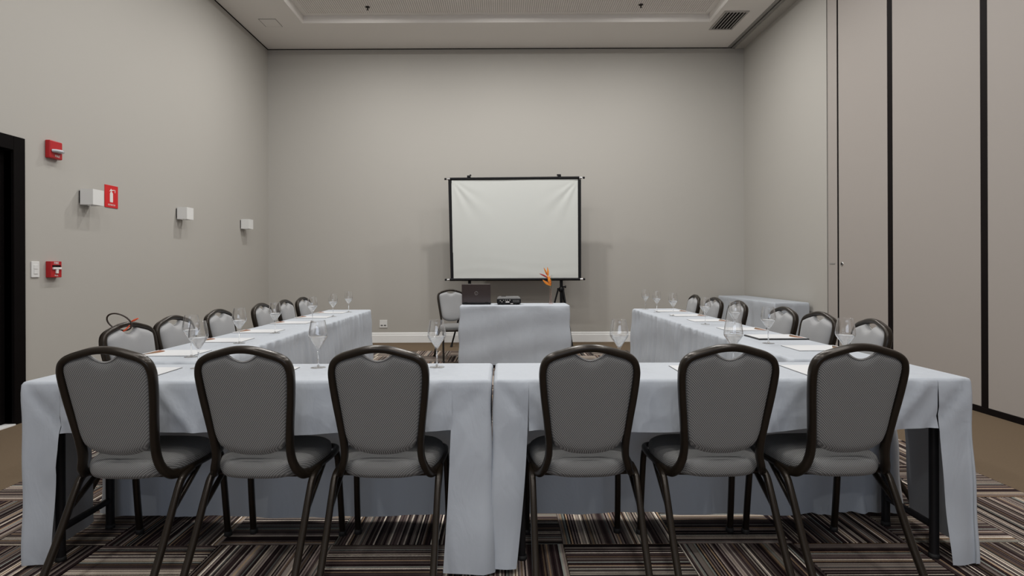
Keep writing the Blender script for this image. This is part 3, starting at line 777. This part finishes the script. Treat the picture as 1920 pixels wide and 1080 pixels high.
# ================================================================= chairs
def yb(z): return -0.115 - (z - 0.44) * 0.205
def make_chair():
    t = empty('banquet_chair', (0, 0, 0), 0, 'x', 'chair')
    half = [(0.0, 0.904), (0.045, 0.900), (0.095, 0.887), (0.138, 0.873), (0.163, 0.854), (0.1740, 0.822), (0.1742, 0.780), (0.167, 0.705), (0.156, 0.620), (0.147, 0.535), (0.148, 0.480)]
    rt = [Vector((x, yb(z), z)) for x, z in half] + [Vector((0.160, -0.112, 0.437)), Vector((0.174, -0.085, 0.407)), Vector((0.184, -0.05, 0.398))]
    lt = [Vector((-p.x, p.y, p.z)) for p in rt[1:]][::-1]
    MB().tube(smoothpath(lt + rt, 5), 0.0135, 0.019, 12, up=(0, 1, 0.2), power=0.7).obj('back_frame', M['bronze'], t)
    # side/front seat rail (U)
    rail = [(0.184, -0.06, 0.398), (0.196, 0.0, 0.402), (0.203, 0.10, 0.404), (0.203, 0.20, 0.404), (0.185, 0.262, 0.404), (0.12, 0.283, 0.404)]
    rail = rail + [(-x, y_, z) for x, y_, z in rail][::-1]
    MB().tube(smoothpath(rail, 4), 0.012, 0.012, 10, power=0.7).tube([(-0.184, -0.06, 0.398), (0, -0.075, 0.398), (0.184, -0.06, 0.398)], 0.011, n=8).obj('seat_frame', M['bronze'], t)
    for s_ in (-1, 1):
        # rear leg: short vertical start then rakes backwards
        m = MB().tube(smoothpath([(s_ * 0.203, 0.015, 0.400), (s_ * 0.2045, -0.055, 0.382), (s_ * 0.205, -0.095, 0.33), (s_ * 0.206, -0.19, 0.16), (s_ * 0.207, -0.285, 0.012)], 4), 0.0130, 0.0130, 10, up=(1, 0, 0), power=0.7)
        lg = m.obj('leg', M['bronze'], t); MB().lathe([(0, 0), (0.017, 0), (0.017, 0.02), (0.013, 0.024), (0, 0.024)], 12, (s_ * 0.207, -0.289, 0)).obj('foot_cap', M['rubber'], lg)
        m = MB().tube(smoothpath([(s_ * 0.195, 0.225, 0.400), (s_ * 0.200, 0.243, 0.36), (s_ * 0.204, 0.262, 0.20), (s_ * 0.206, 0.285, 0.012)], 4), 0.0130, 0.0130, 10, up=(1, 0, 0), power=0.7)
        lg = m.obj('leg', M['bronze'], t); MB().lathe([(0, 0), (0.017, 0), (0.017, 0.02), (0.013, 0.024), (0, 0.024)], 12, (s_ * 0.206, 0.286, 0)).obj('foot_cap', M['rubber'], lg)
        MB().tube([(s_ * 0.205, -0.125, 0.275), (s_ * 0.201, 0.07, 0.398)], 0.010, 0.010, 8, up=(1, 0, 0), power=0.7).obj('brace', M['bronze'], t)
    # seat cushion
    pts = []
    for k in range(48):
        th = 2 * PI * k / 48; c, s_ = math.cos(th), math.sin(th)
        ex = 0.62
        x = math.copysign(abs(c) ** ex, c); y_ = math.copysign(abs(s_) ** ex, s_)
        yy = 0.066 + 0.203 * y_
        wv = 0.205 - 0.045 * max(0, (0.10 - yy) / 0.255) ** 1.3
        pts.append((x * wv, yy))
    layers = [(0.0, 0.410), (0.88, 0.410), (0.97, 0.400), (1.0, 0.415), (1.005, 0.435), (0.985, 0.448), (0.93, 0.457), (0.8, 0.464), (0.5, 0.468), (0.0, 0.469)]
    vs = []; 
    for sc_, z in layers:
        for x, y_ in pts: vs.append((x * sc_, 0.06 + (y_ - 0.06) * sc_, z))
    n = 48; fs = [(i * n + k, i * n + (k + 1) % n, (i + 1) * n + (k + 1) % n, (i + 1) * n + k) for i in range(len(layers) - 1) for k in range(n)]
    MB().add(vs, fs, True).obj('seat', M['fabric'], t)
    # back pad
    fx = [p.x for p in smoothpath([Vector((x, 0, z)) for x, z in half], 8)]; fz = [p.z for p in smoothpath([Vector((x, 0, z)) for x, z in half], 8)]
    def zt(x):
        x = abs(x)
        base = 0.9
        for k in range(len(fx) - 1):
            if fx[k] <= x <= fx[k + 1] and fz[k] > 0.80: base = fz[k] + (fz[k + 1] - fz[k]) * (x - fx[k]) / max(1e-6, fx[k + 1] - fx[k]); break
        else: base = 0.815
        base -= 0.009
        if x < 0.062: base = min(base, 0.857 + 0.034 * (x / 0.062) ** 2.0)
        return base
    def wz(z):
        best = 0.17
        for k in range(len(fx) - 1):
            if fz[k + 1] <= z <= fz[k] and z < 0.81: best = fx[k] + (fx[k + 1] - fx[k]) * (z - fz[k]) / min(-1e-6, fz[k + 1] - fz[k])
        return best - 0.008
    def zb_(x): return 0.489 + 0.042 * (abs(x) / 0.145) ** 2.4
    NU, NV = 56, 24
    grids = []
    for side in (0, 1):
        gr = []
        for j in range(NV + 1):
            tt = j / NV; row = []
            for i in range(NU + 1):
                s_ = -1 + 2 * i / NU
                s_ = math.copysign(abs(s_) ** 0.9, s_)
                x = s_ * wz(0.53 + 0.27 * tt)
                z = zb_(x) + (zt(x) - zb_(x)) * tt
                # soften bottom corners
                if tt < 0.2: x *= 1 - 0.10 * (1 - tt / 0.2) ** 2 * abs(s_) ** 3
                e = (1 - abs(s_) ** 8) ** 0.5 * (1 - abs(2 * tt - 1) ** 14) ** 0.5 if 0 < j < NV and 0 < i < NU else 0
                th = (0.034 if side else -0.016) * e
                if side: th += 0.006 * e * math.exp(-((tt - 0.25) / 0.25) ** 2)
                row.append((x, yb(z) + th, z))
            gr.append(row)
        grids.append(gr)
    bp_ = None
    for side, nm in ((1, 'backrest'), (0, 'back_panel')):
        m = MB(); vs = [v for r_ in grids[side] for v in r_]; W = NU + 1
        m.add(vs, [(j * W + i, j * W + i + 1, (j + 1) * W + i + 1, (j + 1) * W + i) for j in range(NV) for i in range(NU)], True)
        o = m.obj(nm, M['front_fabric'] if side else M['fabric'], t)
        if side: bp_ = o
    pp = [(x, yb(zt(x)) - 0.004, zt(x) + 0.001) for x in [-0.060 + 0.12 * k / 16 for k in range(17)]]
    MB().tube(pp, 0.0032, n=6, up=(0, 1, 0)).obj('piping', M['piping'], bp_)
    for s_ in (-1, 1):
        MB().lathe([(0, 0.004), (0.004, 0.003), (0.006, 0)], 8).obj('bolt', M['chrome'], t, loc=(s_ * 0.172, -0.112, 0.425)).rotation_euler = (PI / 2, 0, 0)
    return t
proto = make_chair()
used = [False]
def chair(x, y, rz, label, group):
    if not used[0]:
        used[0] = True; proto.location = (x, y, 0); proto.rotation_euler = (0, 0, rz); proto['label'] = label; proto['group'] = group; return proto
    return copy_tree(proto, (x, y, 0), rz, label, group)
R = math.radians
front = [(-1.462, 2.372, R(-3), 'grey banquet chair at the left end of the near row'),
         (-0.948, 2.372, R(-3.5), 'grey banquet chair, second from the left in the near row'),
         (-0.458, 2.372, R(-1), 'grey banquet chair, third from the left in the near row, left of the cloth gap'),
         (0.318, 2.372, R(1.5), 'grey banquet chair just right of the gap between the near tablecloths'),
         (0.832, 2.372, R(2), 'grey banquet chair, second from the right in the near row'),
         (1.312, 2.372, R(3), 'grey banquet chair at the right end of the near row')]
for x, y, rz, lab in front: chair(x, y, rz, lab, 'banquet chairs in the near row with backs to the camera')
ords = ['first', 'second', 'third', 'fourth', 'fifth', 'last']
left_y = [3.14, 3.60, 4.18, 4.93, 5.46, 5.95]
for k, y in enumerate(left_y):
    lab = 'grey banquet chair with a cord looped over its back, left row' if k == 0 else 'grey banquet chair along the left wall side, %s counting from the camera' % ords[k]
    chair(-1.825, y, -PI / 2 + R([-8, -4, -2, 0, 0, -2][k]), lab, 'banquet chairs on the outer side of the left row')
right_y = [3.22, 3.72, 4.20, 5.02, 5.57, 6.16]
for k, y in enumerate(right_y):
    chair(1.815, y, PI / 2 + R([-6, 3, 2, 0, 3, -2][k]), 'grey banquet chair on the partition side, %s counting from the camera' % ords[k], 'banquet chairs on the outer side of the right row')
c_ = chair(-0.645, 7.80, PI + R(18), 'lone grey banquet chair behind the presenter table, facing the room', 'presenter chair')
del c_['group']

# cord looped over the first left chair
lp = empty('looped_cord', (-2.045, 3.13, 0.925), 0, 'dark looped cord with orange tips hung over a chair back', 'cord')
cc = []
for k in range(40):
    th = 2 * PI * k / 40
    cc.append((0.058 * math.cos(th) - 0.012 * math.sin(th), 0.008 * math.cos(th) - 0.01 * math.sin(th), 0.046 * math.sin(th) - 0.006 * math.cos(th) - 0.004))
MB().tube(cc, 0.0042, n=8, closed=True, up=(0, 1, 0)).obj('loop', M['leather'], lp)
tp = [(0.046, 0.02, -0.006), (0.066, 0.02, 0.003), (0.090, 0.018, 0.014)]
MB().tube([tp[0], tp[1]], [0.003, 0.005], n=8).tube([tp[1], tp[2]], [0.006, 0.003], n=8).obj('orange_tip', M['orange_tip'], lp)
MB().tube([(0.05, 0.01, -0.022), (0.034, 0.0, -0.045)], [0.003, 0.0045], n=8).tube([(0.034, 0.0, -0.045), (0.020, -0.003, -0.055)], [0.005, 0.0035], n=8).obj('orange_tip', M['orange_tip'], lp)

# ================================================================= wine glasses
def make_glass():
    t = empty('wine_glass', (0, 0, 0), 0, 'x', 'glass', 'wine glasses set on the tables')
    outer = [(0.0035, 0.072), (0.0055, 0.080), (0.0105, 0.090), (0.0200, 0.106), (0.0300, 0.121), (0.0380, 0.133), (0.0412, 0.140), (0.0420, 0.148), (0.0410, 0.160), (0.0385, 0.178), (0.0350, 0.198), (0.0318, 0.214)]
    inner = [(0.0308, 0.214), (0.0340, 0.198), (0.0375, 0.178), (0.0400, 0.160), (0.0410, 0.148), (0.0402, 0.1405), (0.0370, 0.1335), (0.0288, 0.122), (0.0185, 0.108), (0.0090, 0.094), (0.0030, 0.088), (0.0, 0.0865)]
    rim = [(0.0316, 0.2147), (0.0310, 0.2147)]
    MB().lathe([(0.0, 0.070)] + outer + rim + inner, 40).obj('bowl', M['glass'], t)
    MB().lathe([(0.0, 0.0015), (0.0045, 0.0015), (0.0042, 0.014), (0.0034, 0.03), (0.0034, 0.0715), (0, 0.0715)], 16).obj('stem', M['solid_glass'], t)
    MB().lathe([(0, 0), (0.034, 0), (0.0345, 0.0008), (0.030, 0.0018), (0.016, 0.0035), (0.006, 0.007), (0.0048, 0.012), (0, 0.012)], 36).obj('foot', M['glass'], t)
    MB().lathe([(0, 0.0862), (0.0032, 0.0875), (0.0093, 0.0935), (0.0189, 0.1075), (0.0296, 0.1216), (0.0376, 0.1333), (0.0400, 0.1385), (0.0403, 0.1398), (0.0, 0.1398)], 40).obj('water', M['water'], t)
    return t
gp = make_glass(); gused = [False]
glasses = [(-1.385, 2.67, 'stemmed glass of water between the two leftmost near chairs, on the near row'), (-0.840, 2.67, 'stemmed glass between the second and third near chairs'), (-0.300, 2.67, 'stemmed glass left of the cloth gap, in line with the lone chair'),
           (0.530, 2.67, 'stemmed glass right of the cloth gap, between near chairs'), (1.050, 2.67, 'stemmed glass behind the second near chair from the right'), (1.560, 2.67, 'stemmed glass behind the rightmost near chair')]
for k, y in enumerate([3.01, 3.56, 4.12, 4.93, 5.53, 6.09]):
    glasses.append((-1.598, y, 'stemmed glass on the left row, %s counting from the camera' % ords[k]))
for k, (x, y) in enumerate([(1.567, 3.46), (1.60, 4.04), (1.60, 4.63), (1.585, 5.45), (1.557, 5.92), (1.545, 6.34)]):
    glasses.append((x, y, 'stemmed glass on the right row, %s counting from the camera' % ords[k]))
for i, (x, y, lab) in enumerate(glasses):
    if i == 0: gp.location = (x, y, ZT + 0.0015); gp['label'] = lab
    else: copy_tree(gp, (x, y, ZT + 0.0015), random.uniform(0, 6), lab)

# ================================================================= letterhead sheets
def sheet(x, y, rz, label, folder=False):
    z = ZT + 0.0015
    t = empty('notepad', (x, y, z), rz, label, 'notepad', 'notepads laid at the seats')
    hh = 0.0
    if folder: MB().rbox(-0.115, 0.115, -0.155, 0.155, 0, 0.008, 0.0015).obj('folder', M['folder'], t); hh = 0.008
    else: MB().box(-0.106, 0.106, -0.149, 0.149, 0, 0.0012).obj('backing_board', M['folder'], t); hh = 0.0012
    MB().box(-0.105, 0.105, -0.1485, 0.1485, hh, hh + 0.0022).obj('paper', M['paper'], t)
    zz = hh + 0.0022
    ps = []
    for k in range(13):
        u = -0.100 + 0.195 * k / 12; q = k / 12
        ps.append((u, -0.138 + 0.066 * math.sin(PI * min(1, q ** 0.7)) ** 1.0 * (1 - 0.3 * q)))
    low = [(u, -0.1385 + 0.001) for u, _ in reversed(ps)]
    MB().poly(ps[1:-1] + [(0.095, -0.136), (-0.100, -0.136)], lambda u, v, d: (u, v, d), zz, zz + 0.0004).obj('printed_band', M['print'], t)
for k, y in enumerate([3.16, 3.72, 4.25, 4.92, 5.47, 6.02]):
    sheet(-1.757, y - 0.02, -PI / 2, 'white notepad with printed band on the left row, %s counting from the camera' % ords[k])
for k, y in enumerate([3.27, 3.76, 4.28, 4.98, 5.52, 6.08]):
    sheet(1.735, y - 0.03, PI / 2, 'white notepad on a thick black folder, right row' if k == 1 else 'white notepad with printed band on the right row, %s counting from the camera' % ords[k], folder=(k == 1))
for k, x in enumerate([-1.565, -1.03, -0.50, 0.31, 0.862, 1.365]):
    sheet(x, 2.525, 0, 'white notepad on the near row, at the %s chair from the left' % (ords[:5] + ['rightmost'])[k])

# ================================================================= presenter table things
t = empty('laptop', (-0.325, 7.285, ZT + 0.0015), R(-1), 'dark brown laptop with raised lid seen from behind', 'laptop')
MB().rbox(-0.178, 0.178, 0.0, 0.245, 0.004, 0.024, 0.004).obj('base', M['black_satin'], t)
lid = MB(); 
def lidpt(x, v, d): return (x, 0.004 - v * 0.21 + d, 0.026 + v * 0.975)
ol = [(-0.178, 0.0), (0.178, 0.0), (0.178, 0.228), (0.172, 0.236), (-0.172, 0.236), (-0.178, 0.228)]
lid.poly(ol, lambda u, v, d: lidpt(u, v, d), 0.0, 0.009)
lid = lid.obj('lid', M['laptop'], t)
MB().poly([(-0.176, 0.229), (0.176, 0.229), (0.172, 0.2375), (-0.172, 0.2375)], lambda u, v, d: lidpt(u, v, d), -0.001, 0.010).obj('lid_edge', M['laptop_edge'], lid)
MB().poly([(-0.165, 0.015), (0.165, 0.015), (0.165, 0.222), (-0.165, 0.222)], lambda u, v, d: lidpt(u, v, d), 0.009, 0.0095).obj('display', M['black_satin'], lid)
rg = MB().tube([(0.021 * math.cos(2 * PI * k / 28), 0.021 * math.sin(2 * PI * k / 28), 0) for k in range(28)], 0.0016, n=6, closed=True)
tilt = math.atan2(0.21, 0.975)
Ml = Matrix.Translation(lidpt(0, 0.118, -0.0015)) @ Matrix.Rotation(PI / 2 + tilt * -1 + 2 * tilt * 1, 4, 'X')
rgm = rg.mesh('logo_ring', M['chrome']); rgm.transform(Ml)
ro = bpy.data.objects.new('logo_ring', rgm); COL.objects.link(ro); ro.parent = lid
text_obj('DELL', 'logo_lettering', M['chrome'], lid, Ml, 0.0145)
for s_ in (-1, 1): MB().cyl((s_ * 0.13 - 0.02, 0.006, 0.024), (s_ * 0.13 + 0.02, 0.006, 0.024), 0.006, n=10).obj('hinge', M['black_satin'], t)

t = empty('projector', (0.078, 7.30, ZT + 0.0015), 0, 'black and grey data projector beside the laptop, rear ports showing', 'projector')
MB().rbox(-0.148, 0.148, -0.105, 0.115, 0.012, 0.072, 0.012).obj('body', M['black_satin'], t)
tp = MB(); 
bm = bmesh.new(); bmesh.ops.create_cube(bm, size=1)
for v in bm.verts:
    top_ = v.co.z > 0
    v.co = Vector((v.co.x * (0.262 if top_ else 0.296), 0.005 + v.co.y * (0.19 if top_ else 0.222), 0.098 if top_ else 0.068))
bmesh.ops.bevel(bm, geom=bm.edges[:], offset=0.008, segments=2, affect='EDGES'); tp.bm(bm); bm.free()
tpo = tp.obj('top_cover', M['proj_top'], t)
MB().rbox(-0.095, -0.035, -0.03, 0.03, 0.0965, 0.101, 0.002).obj('control_pad', M['black_frame'], tpo)
MB().rbox(0.03, 0.12, -0.05, -0.02, 0.0965, 0.0985, 0.001).obj('label_plate', M['track'], tpo)
for k, (px_, pz_, pr_) in enumerate([(-0.105, 0.050, 0.008), (-0.085, 0.036, 0.005), (-0.04, 0.056, 0.006), (-0.018, 0.056, 0.006), (0.012, 0.057, 0.008), (-0.065, 0.055, 0.006)]):
    q = MB().lathe([(0, 0.001), (pr_ * 0.55, 0.001), (pr_ * 0.6, 0.003), (pr_, 0.003), (pr_, 0)], 12).obj('port', M['track'] if k != 1 else M['ink_white'], t, loc=(px_, -0.105, pz_)); q.rotation_euler = (PI / 2, 0, 0)
MB().rbox(-0.04, 0.006, -0.108, -0.104, 0.028, 0.042, 0.001).obj('port_label', M['ink_white'], t)
MB().rbox(0.02, 0.05, -0.107, -0.100, 0.010, 0.018, 0.001).obj('rating_label', M['ink_white'], t)
vg = MB()
for k in range(6): vg.box(0.050 + k * 0.014, 0.057 + k * 0.014, -0.1065, -0.104, 0.030, 0.060)
vg.obj('exhaust_grille', M['proj_top'], t)
for sx_, sy_ in ((-1, -1), (1, -1), (-1, 1), (1, 1)): MB().cyl((sx_ * 0.12, sy_ * 0.08 + 0.005, 0), (sx_ * 0.12, sy_ * 0.08 + 0.005, 0.014), 0.009, n=10).obj('foot', M['rubber'], t)
lz = MB().lathe([(0, 0.006), (0.022, 0.008), (0.030, 0.016), (0.034, 0.016), (0.034, 0)], 24).obj('lens', M['black_satin'], t, loc=(0.075, 0.115, 0.048)); lz.rotation_euler = (-PI / 2, 0, 0)

# vase + flower
VX, VY = 0.605, 7.36
t = empty('bud_vase', (VX, VY, ZT + 0.0015), 0, 'slender clear pinkish bud vase at the right of the presenter table', 'vase')
MB().lathe([(0, 0), (0.028, 0), (0.029, 0.003), (0.020, 0.010), (0.0155, 0.03), (0.0135, 0.11), (0.0125, 0.205), (0.0140, 0.212), (0.0115, 0.212), (0.0105, 0.205), (0.0115, 0.11), (0.0130, 0.03), (0.010, 0.018), (0, 0.016)], 28).obj('glass_tube', M['pink_glass'], t)
t = empty('strelitzia', (VX, VY, ZT + 0.02), 0, 'orange bird-of-paradise flower standing in the bud vase', 'flower')
def petal(m, a, b, wd, th=0.35, bend=(0, 0, 0)):
    a, b, bend = Vector(a), Vector(b), Vector(bend); pts = []; ra = []
    for k in range(9):
        q = k / 8; pts.append(a.lerp(b, q) + bend * math.sin(PI * q)); ra.append(max(0.0006, 1.3 * wd * math.sin(PI * min(1, 0.12 + q * 0.88)) ** 0.8))
    m.tube(pts, ra, [x * th for x in ra], 8, up=(0, 1, 0)); return m
k_ = 0.000696
def fp(cx_, cy_, dy=0): return ((cx_ - 1635) * k_ - 0.002, dy, 0.2085 + (410 - cy_) * k_)   # from the flower's own measured outline
MB().tube([(0.003, 0, 0.0), (-0.001, 0, 0.10), fp(1635, 420)], 0.0028, n=8).obj('stem', M['stem'], t)
MB().tube([(-0.004, 0.002, 0.0), (0.004, 0.002, 0.14), (0.010, 0.002, 0.24), (0.013, 0.002, 0.345)], [0.0022, 0.002, 0.003, 0.0012], n=8).obj('bud_spike', M['stem'], t)
petal(MB(), fp(1632, 410), fp(1572, 210), 0.015, bend=(0.008, -0.01, 0)).obj('petal', M['petal'], t)
petal(MB(), fp(1590, 240), fp(1512, 80, -0.01), 0.009).obj('petal', M['petal'], t)
petal(MB(), fp(1590, 240), fp(1580, 68, 0.012), 0.009, bend=(0.004, 0, 0)).obj('petal', M['petal'], t)
petal(MB(), fp(1600, 330), fp(1632, 230, 0.01), 0.007).obj('petal', M['petal'], t)
petal(MB(), fp(1625, 400), fp(1490, 300, -0.01), 0.013, bend=(0, 0, -0.006)).obj('petal', M['petal'], t)
petal(MB(), fp(1590, 270), fp(1430, 188, -0.014), 0.008, bend=(0, 0, 0.004)).obj('bract', M['petal_red'], t)
petal(MB(), fp(1630, 410), fp(1600, 300, 0.02), 0.012).obj('petal', M['petal'], t)

# ================================================================= projection screen + stands
SY = 8.90
def W(px, py, Y=SY): return ((px - 942) * Y / 1100, 1.2 - (py - 503) * Y / 1100)
xl, zt_ = W(834, 334.5); xr, _ = W(1097, 331); _, zb2 = W(0, 524)
scr = empty('projection_screen', ((xl + xr) / 2, SY, zb2), 0, 'white portable projection screen with black borders in front of the far wall', 'projection screen')
cx_ = (xl + xr) / 2; HW = (xr - xl) / 2; H = zt_ - zb2
MB().tube([(-HW + 0.085, 0, H - 0.006), (HW - 0.085, 0, H + 0.006)], 0.021, 0.021, 14, up=(0, 1, 0)).obj('top_bar', M['black_satin'], scr)
MB().tube([(-HW + 0.075, 0, 0), (HW - 0.075, 0, 0)], 0.021, 0.021, 14, up=(0, 1, 0)).obj('bottom_bar', M['black_satin'], scr)
for s_ in (-1, 1):
    for z in (H + s_ * 0.006, 0):
        MB().tube([(s_ * (HW - 0.085), 0, z), (s_ * (HW - 0.045), 0, z)], 0.017, n=12, up=(0, 1, 0)).tube([(s_ * (HW - 0.045), 0, z), (s_ * (HW - 0.028), 0, z)], 0.008, n=10, up=(0, 1, 0)).obj('end_sleeve', M['chrome'], scr)
        MB().tube([(s_ * (HW - 0.03), 0, z), (s_ * HW, 0, z)], 0.016, n=12, up=(0, 1, 0)).obj('end_knob', M['black_satin'], scr)
# sheet: inner white x from 848.5..1084 at the bottom, 846..1085 top
def sheet_grid(x0b, x1b, x0t, x1t, nx, nz, yoff, wr):
    m = MB(); vs = []
    for j in range(nz + 1):
        q = j / nz; z = 0.015 + (H - 0.03) * q
        for i in range(nx + 1):
            u = i / nx; xa = x0b + (x0t - x0b) * q; xb = x1b + (x1t - x1b) * q
            x = xa + (xb - xa) * u
            y_ = yoff
            if wr:
                X = (u - 0.5) * 2; top = 1 - q
                for sg in (-1, 1):
                    dx = (1 - sg * X) * 0.97; dz = top * 1.5 + 1e-4
                    ang = math.atan2(dz, dx); rr = math.hypot(dx, dz)
                    y_ += 0.009 * math.sin(ang * 15 + sg) * math.exp(-(rr / 0.55) ** 2) * min(1, rr / 0.08) * math.exp(-((ang - 0.95) / 0.4) ** 2)
                y_ += 0.0012 * math.sin(z * 38 + 2 * math.sin(x * 3)) * math.exp(-q * 6) + 0.006 * math.sin(X * 2.2 + 0.5) * math.sin(q * PI)
                y_ += 0.0018 * math.sin(x * 5 + z * 2)
            vs.append((x, y_, z))
    W_ = nx + 1
    fs = [(j * W_ + i, j * W_ + i + 1, (j + 1) * W_ + i + 1, (j + 1) * W_ + i) for j in range(nz) for i in range(nx)]
    return m.add(vs, fs, True)
def X_(px): return W(px, 0)[0] - cx_
white = sheet_grid(X_(850), X_(1084.5), X_(847), X_(1084.5), 90, 60, -0.003, True).obj('white_fabric', M['screen_white'], scr, fix=False)
sheet_grid(X_(845), X_(850.5), X_(841), X_(847.5), 3, 20, -0.006, False).obj('black_border', M['black_satin'], scr, fix=False)
sheet_grid(X_(1084), X_(1089.5), X_(1084), X_(1090), 3, 20, -0.006, False).obj('black_border', M['black_satin'], scr, fix=False)
MB().box(X_(847), X_(1085), 0.040, 0.043, 0.01, H - 0.01).obj('black_backing', M['black_satin'], scr)
for px_ in (879, 1050):
    x = X_(px_); s_ = 1 if px_ > 960 else -1
    MB().rbox(x - 0.02, x + 0.02, -0.02, 0.05, H + 0.015, H + 0.045, 0.004).rbox(x - 0.012 - s_ * 0.03, x + 0.03 - s_ * 0.012, -0.02, 0.02, H + 0.038, H + 0.058, 0.003).rbox(x - 0.028 * s_ - 0.006, x - 0.028 * s_ + 0.006, -0.024, 0.0, H + 0.01, H + 0.03, 0.002).obj('clamp', M['black_satin'], scr)
def tripod(x, label, rot):
    t = empty('tripod_stand', (x, SY + 0.05, 0), 0, label, 'tripod stand', 'tripod stands carrying the screen')
    MB().tube([(0, 0, 0.28), (0, 0, 1.35)], 0.024, n=12).obj('lower_pole', M['black_satin'], t)
    MB().tube([(0, 0, 1.33), (0, 0, zt_ + 0.02)], 0.017, n=12).obj('upper_pole', M['black_satin'], t)
    MB().lathe([(0.026, -0.04), (0.036, -0.035), (0.036, 0.03), (0.026, 0.035)], 16, (0, 0, 0.875)).obj('leg_collar', M['black_satin'], t)
    MB().tube([(0.022, -0.01, 0.915), (0.055, -0.03, 0.915)], 0.010, n=10).tube([(0.050, -0.03, 0.915), (0.066, -0.036, 0.915)], 0.019, n=10).obj('locking_knob', M['black_satin'], t)
    for k in range(3):
        a = rot + k * 2 * PI / 3; c, s_ = math.cos(a), math.sin(a)
        lg = MB().tube([(0.05 * c, 0.05 * s_, 0.87), (0.28 * c, 0.28 * s_, 0.02)], 0.013, n=10).obj('leg', M['black_satin'], t)
        MB().tube([(0.271 * c, 0.271 * s_, 0.045), (0.286 * c, 0.286 * s_, 0.0)], 0.018, n=10).obj('rubber_foot', M['rubber'], lg)
        MB().tube([(0.025 * c, 0.025 * s_, 0.42), (0.165 * c, 0.165 * s_, 0.46)], 0.008, n=8).obj('brace', M['black_satin'], t)
        MB().rbox(0.05 * c - 0.014, 0.05 * c + 0.014, 0.05 * s_ - 0.014, 0.05 * s_ + 0.014, 0.855, 0.895, 0.004).obj('hinge', M['black_satin'], t)
tripod(W(880, 0)[0], 'black tripod stand holding the left end of the screen, behind the laptop', R(60))
tripod(W(1053, 0)[0], 'black tripod stand holding the right end of the screen, behind the flower', R(180))
bpy.context.view_layer.update()
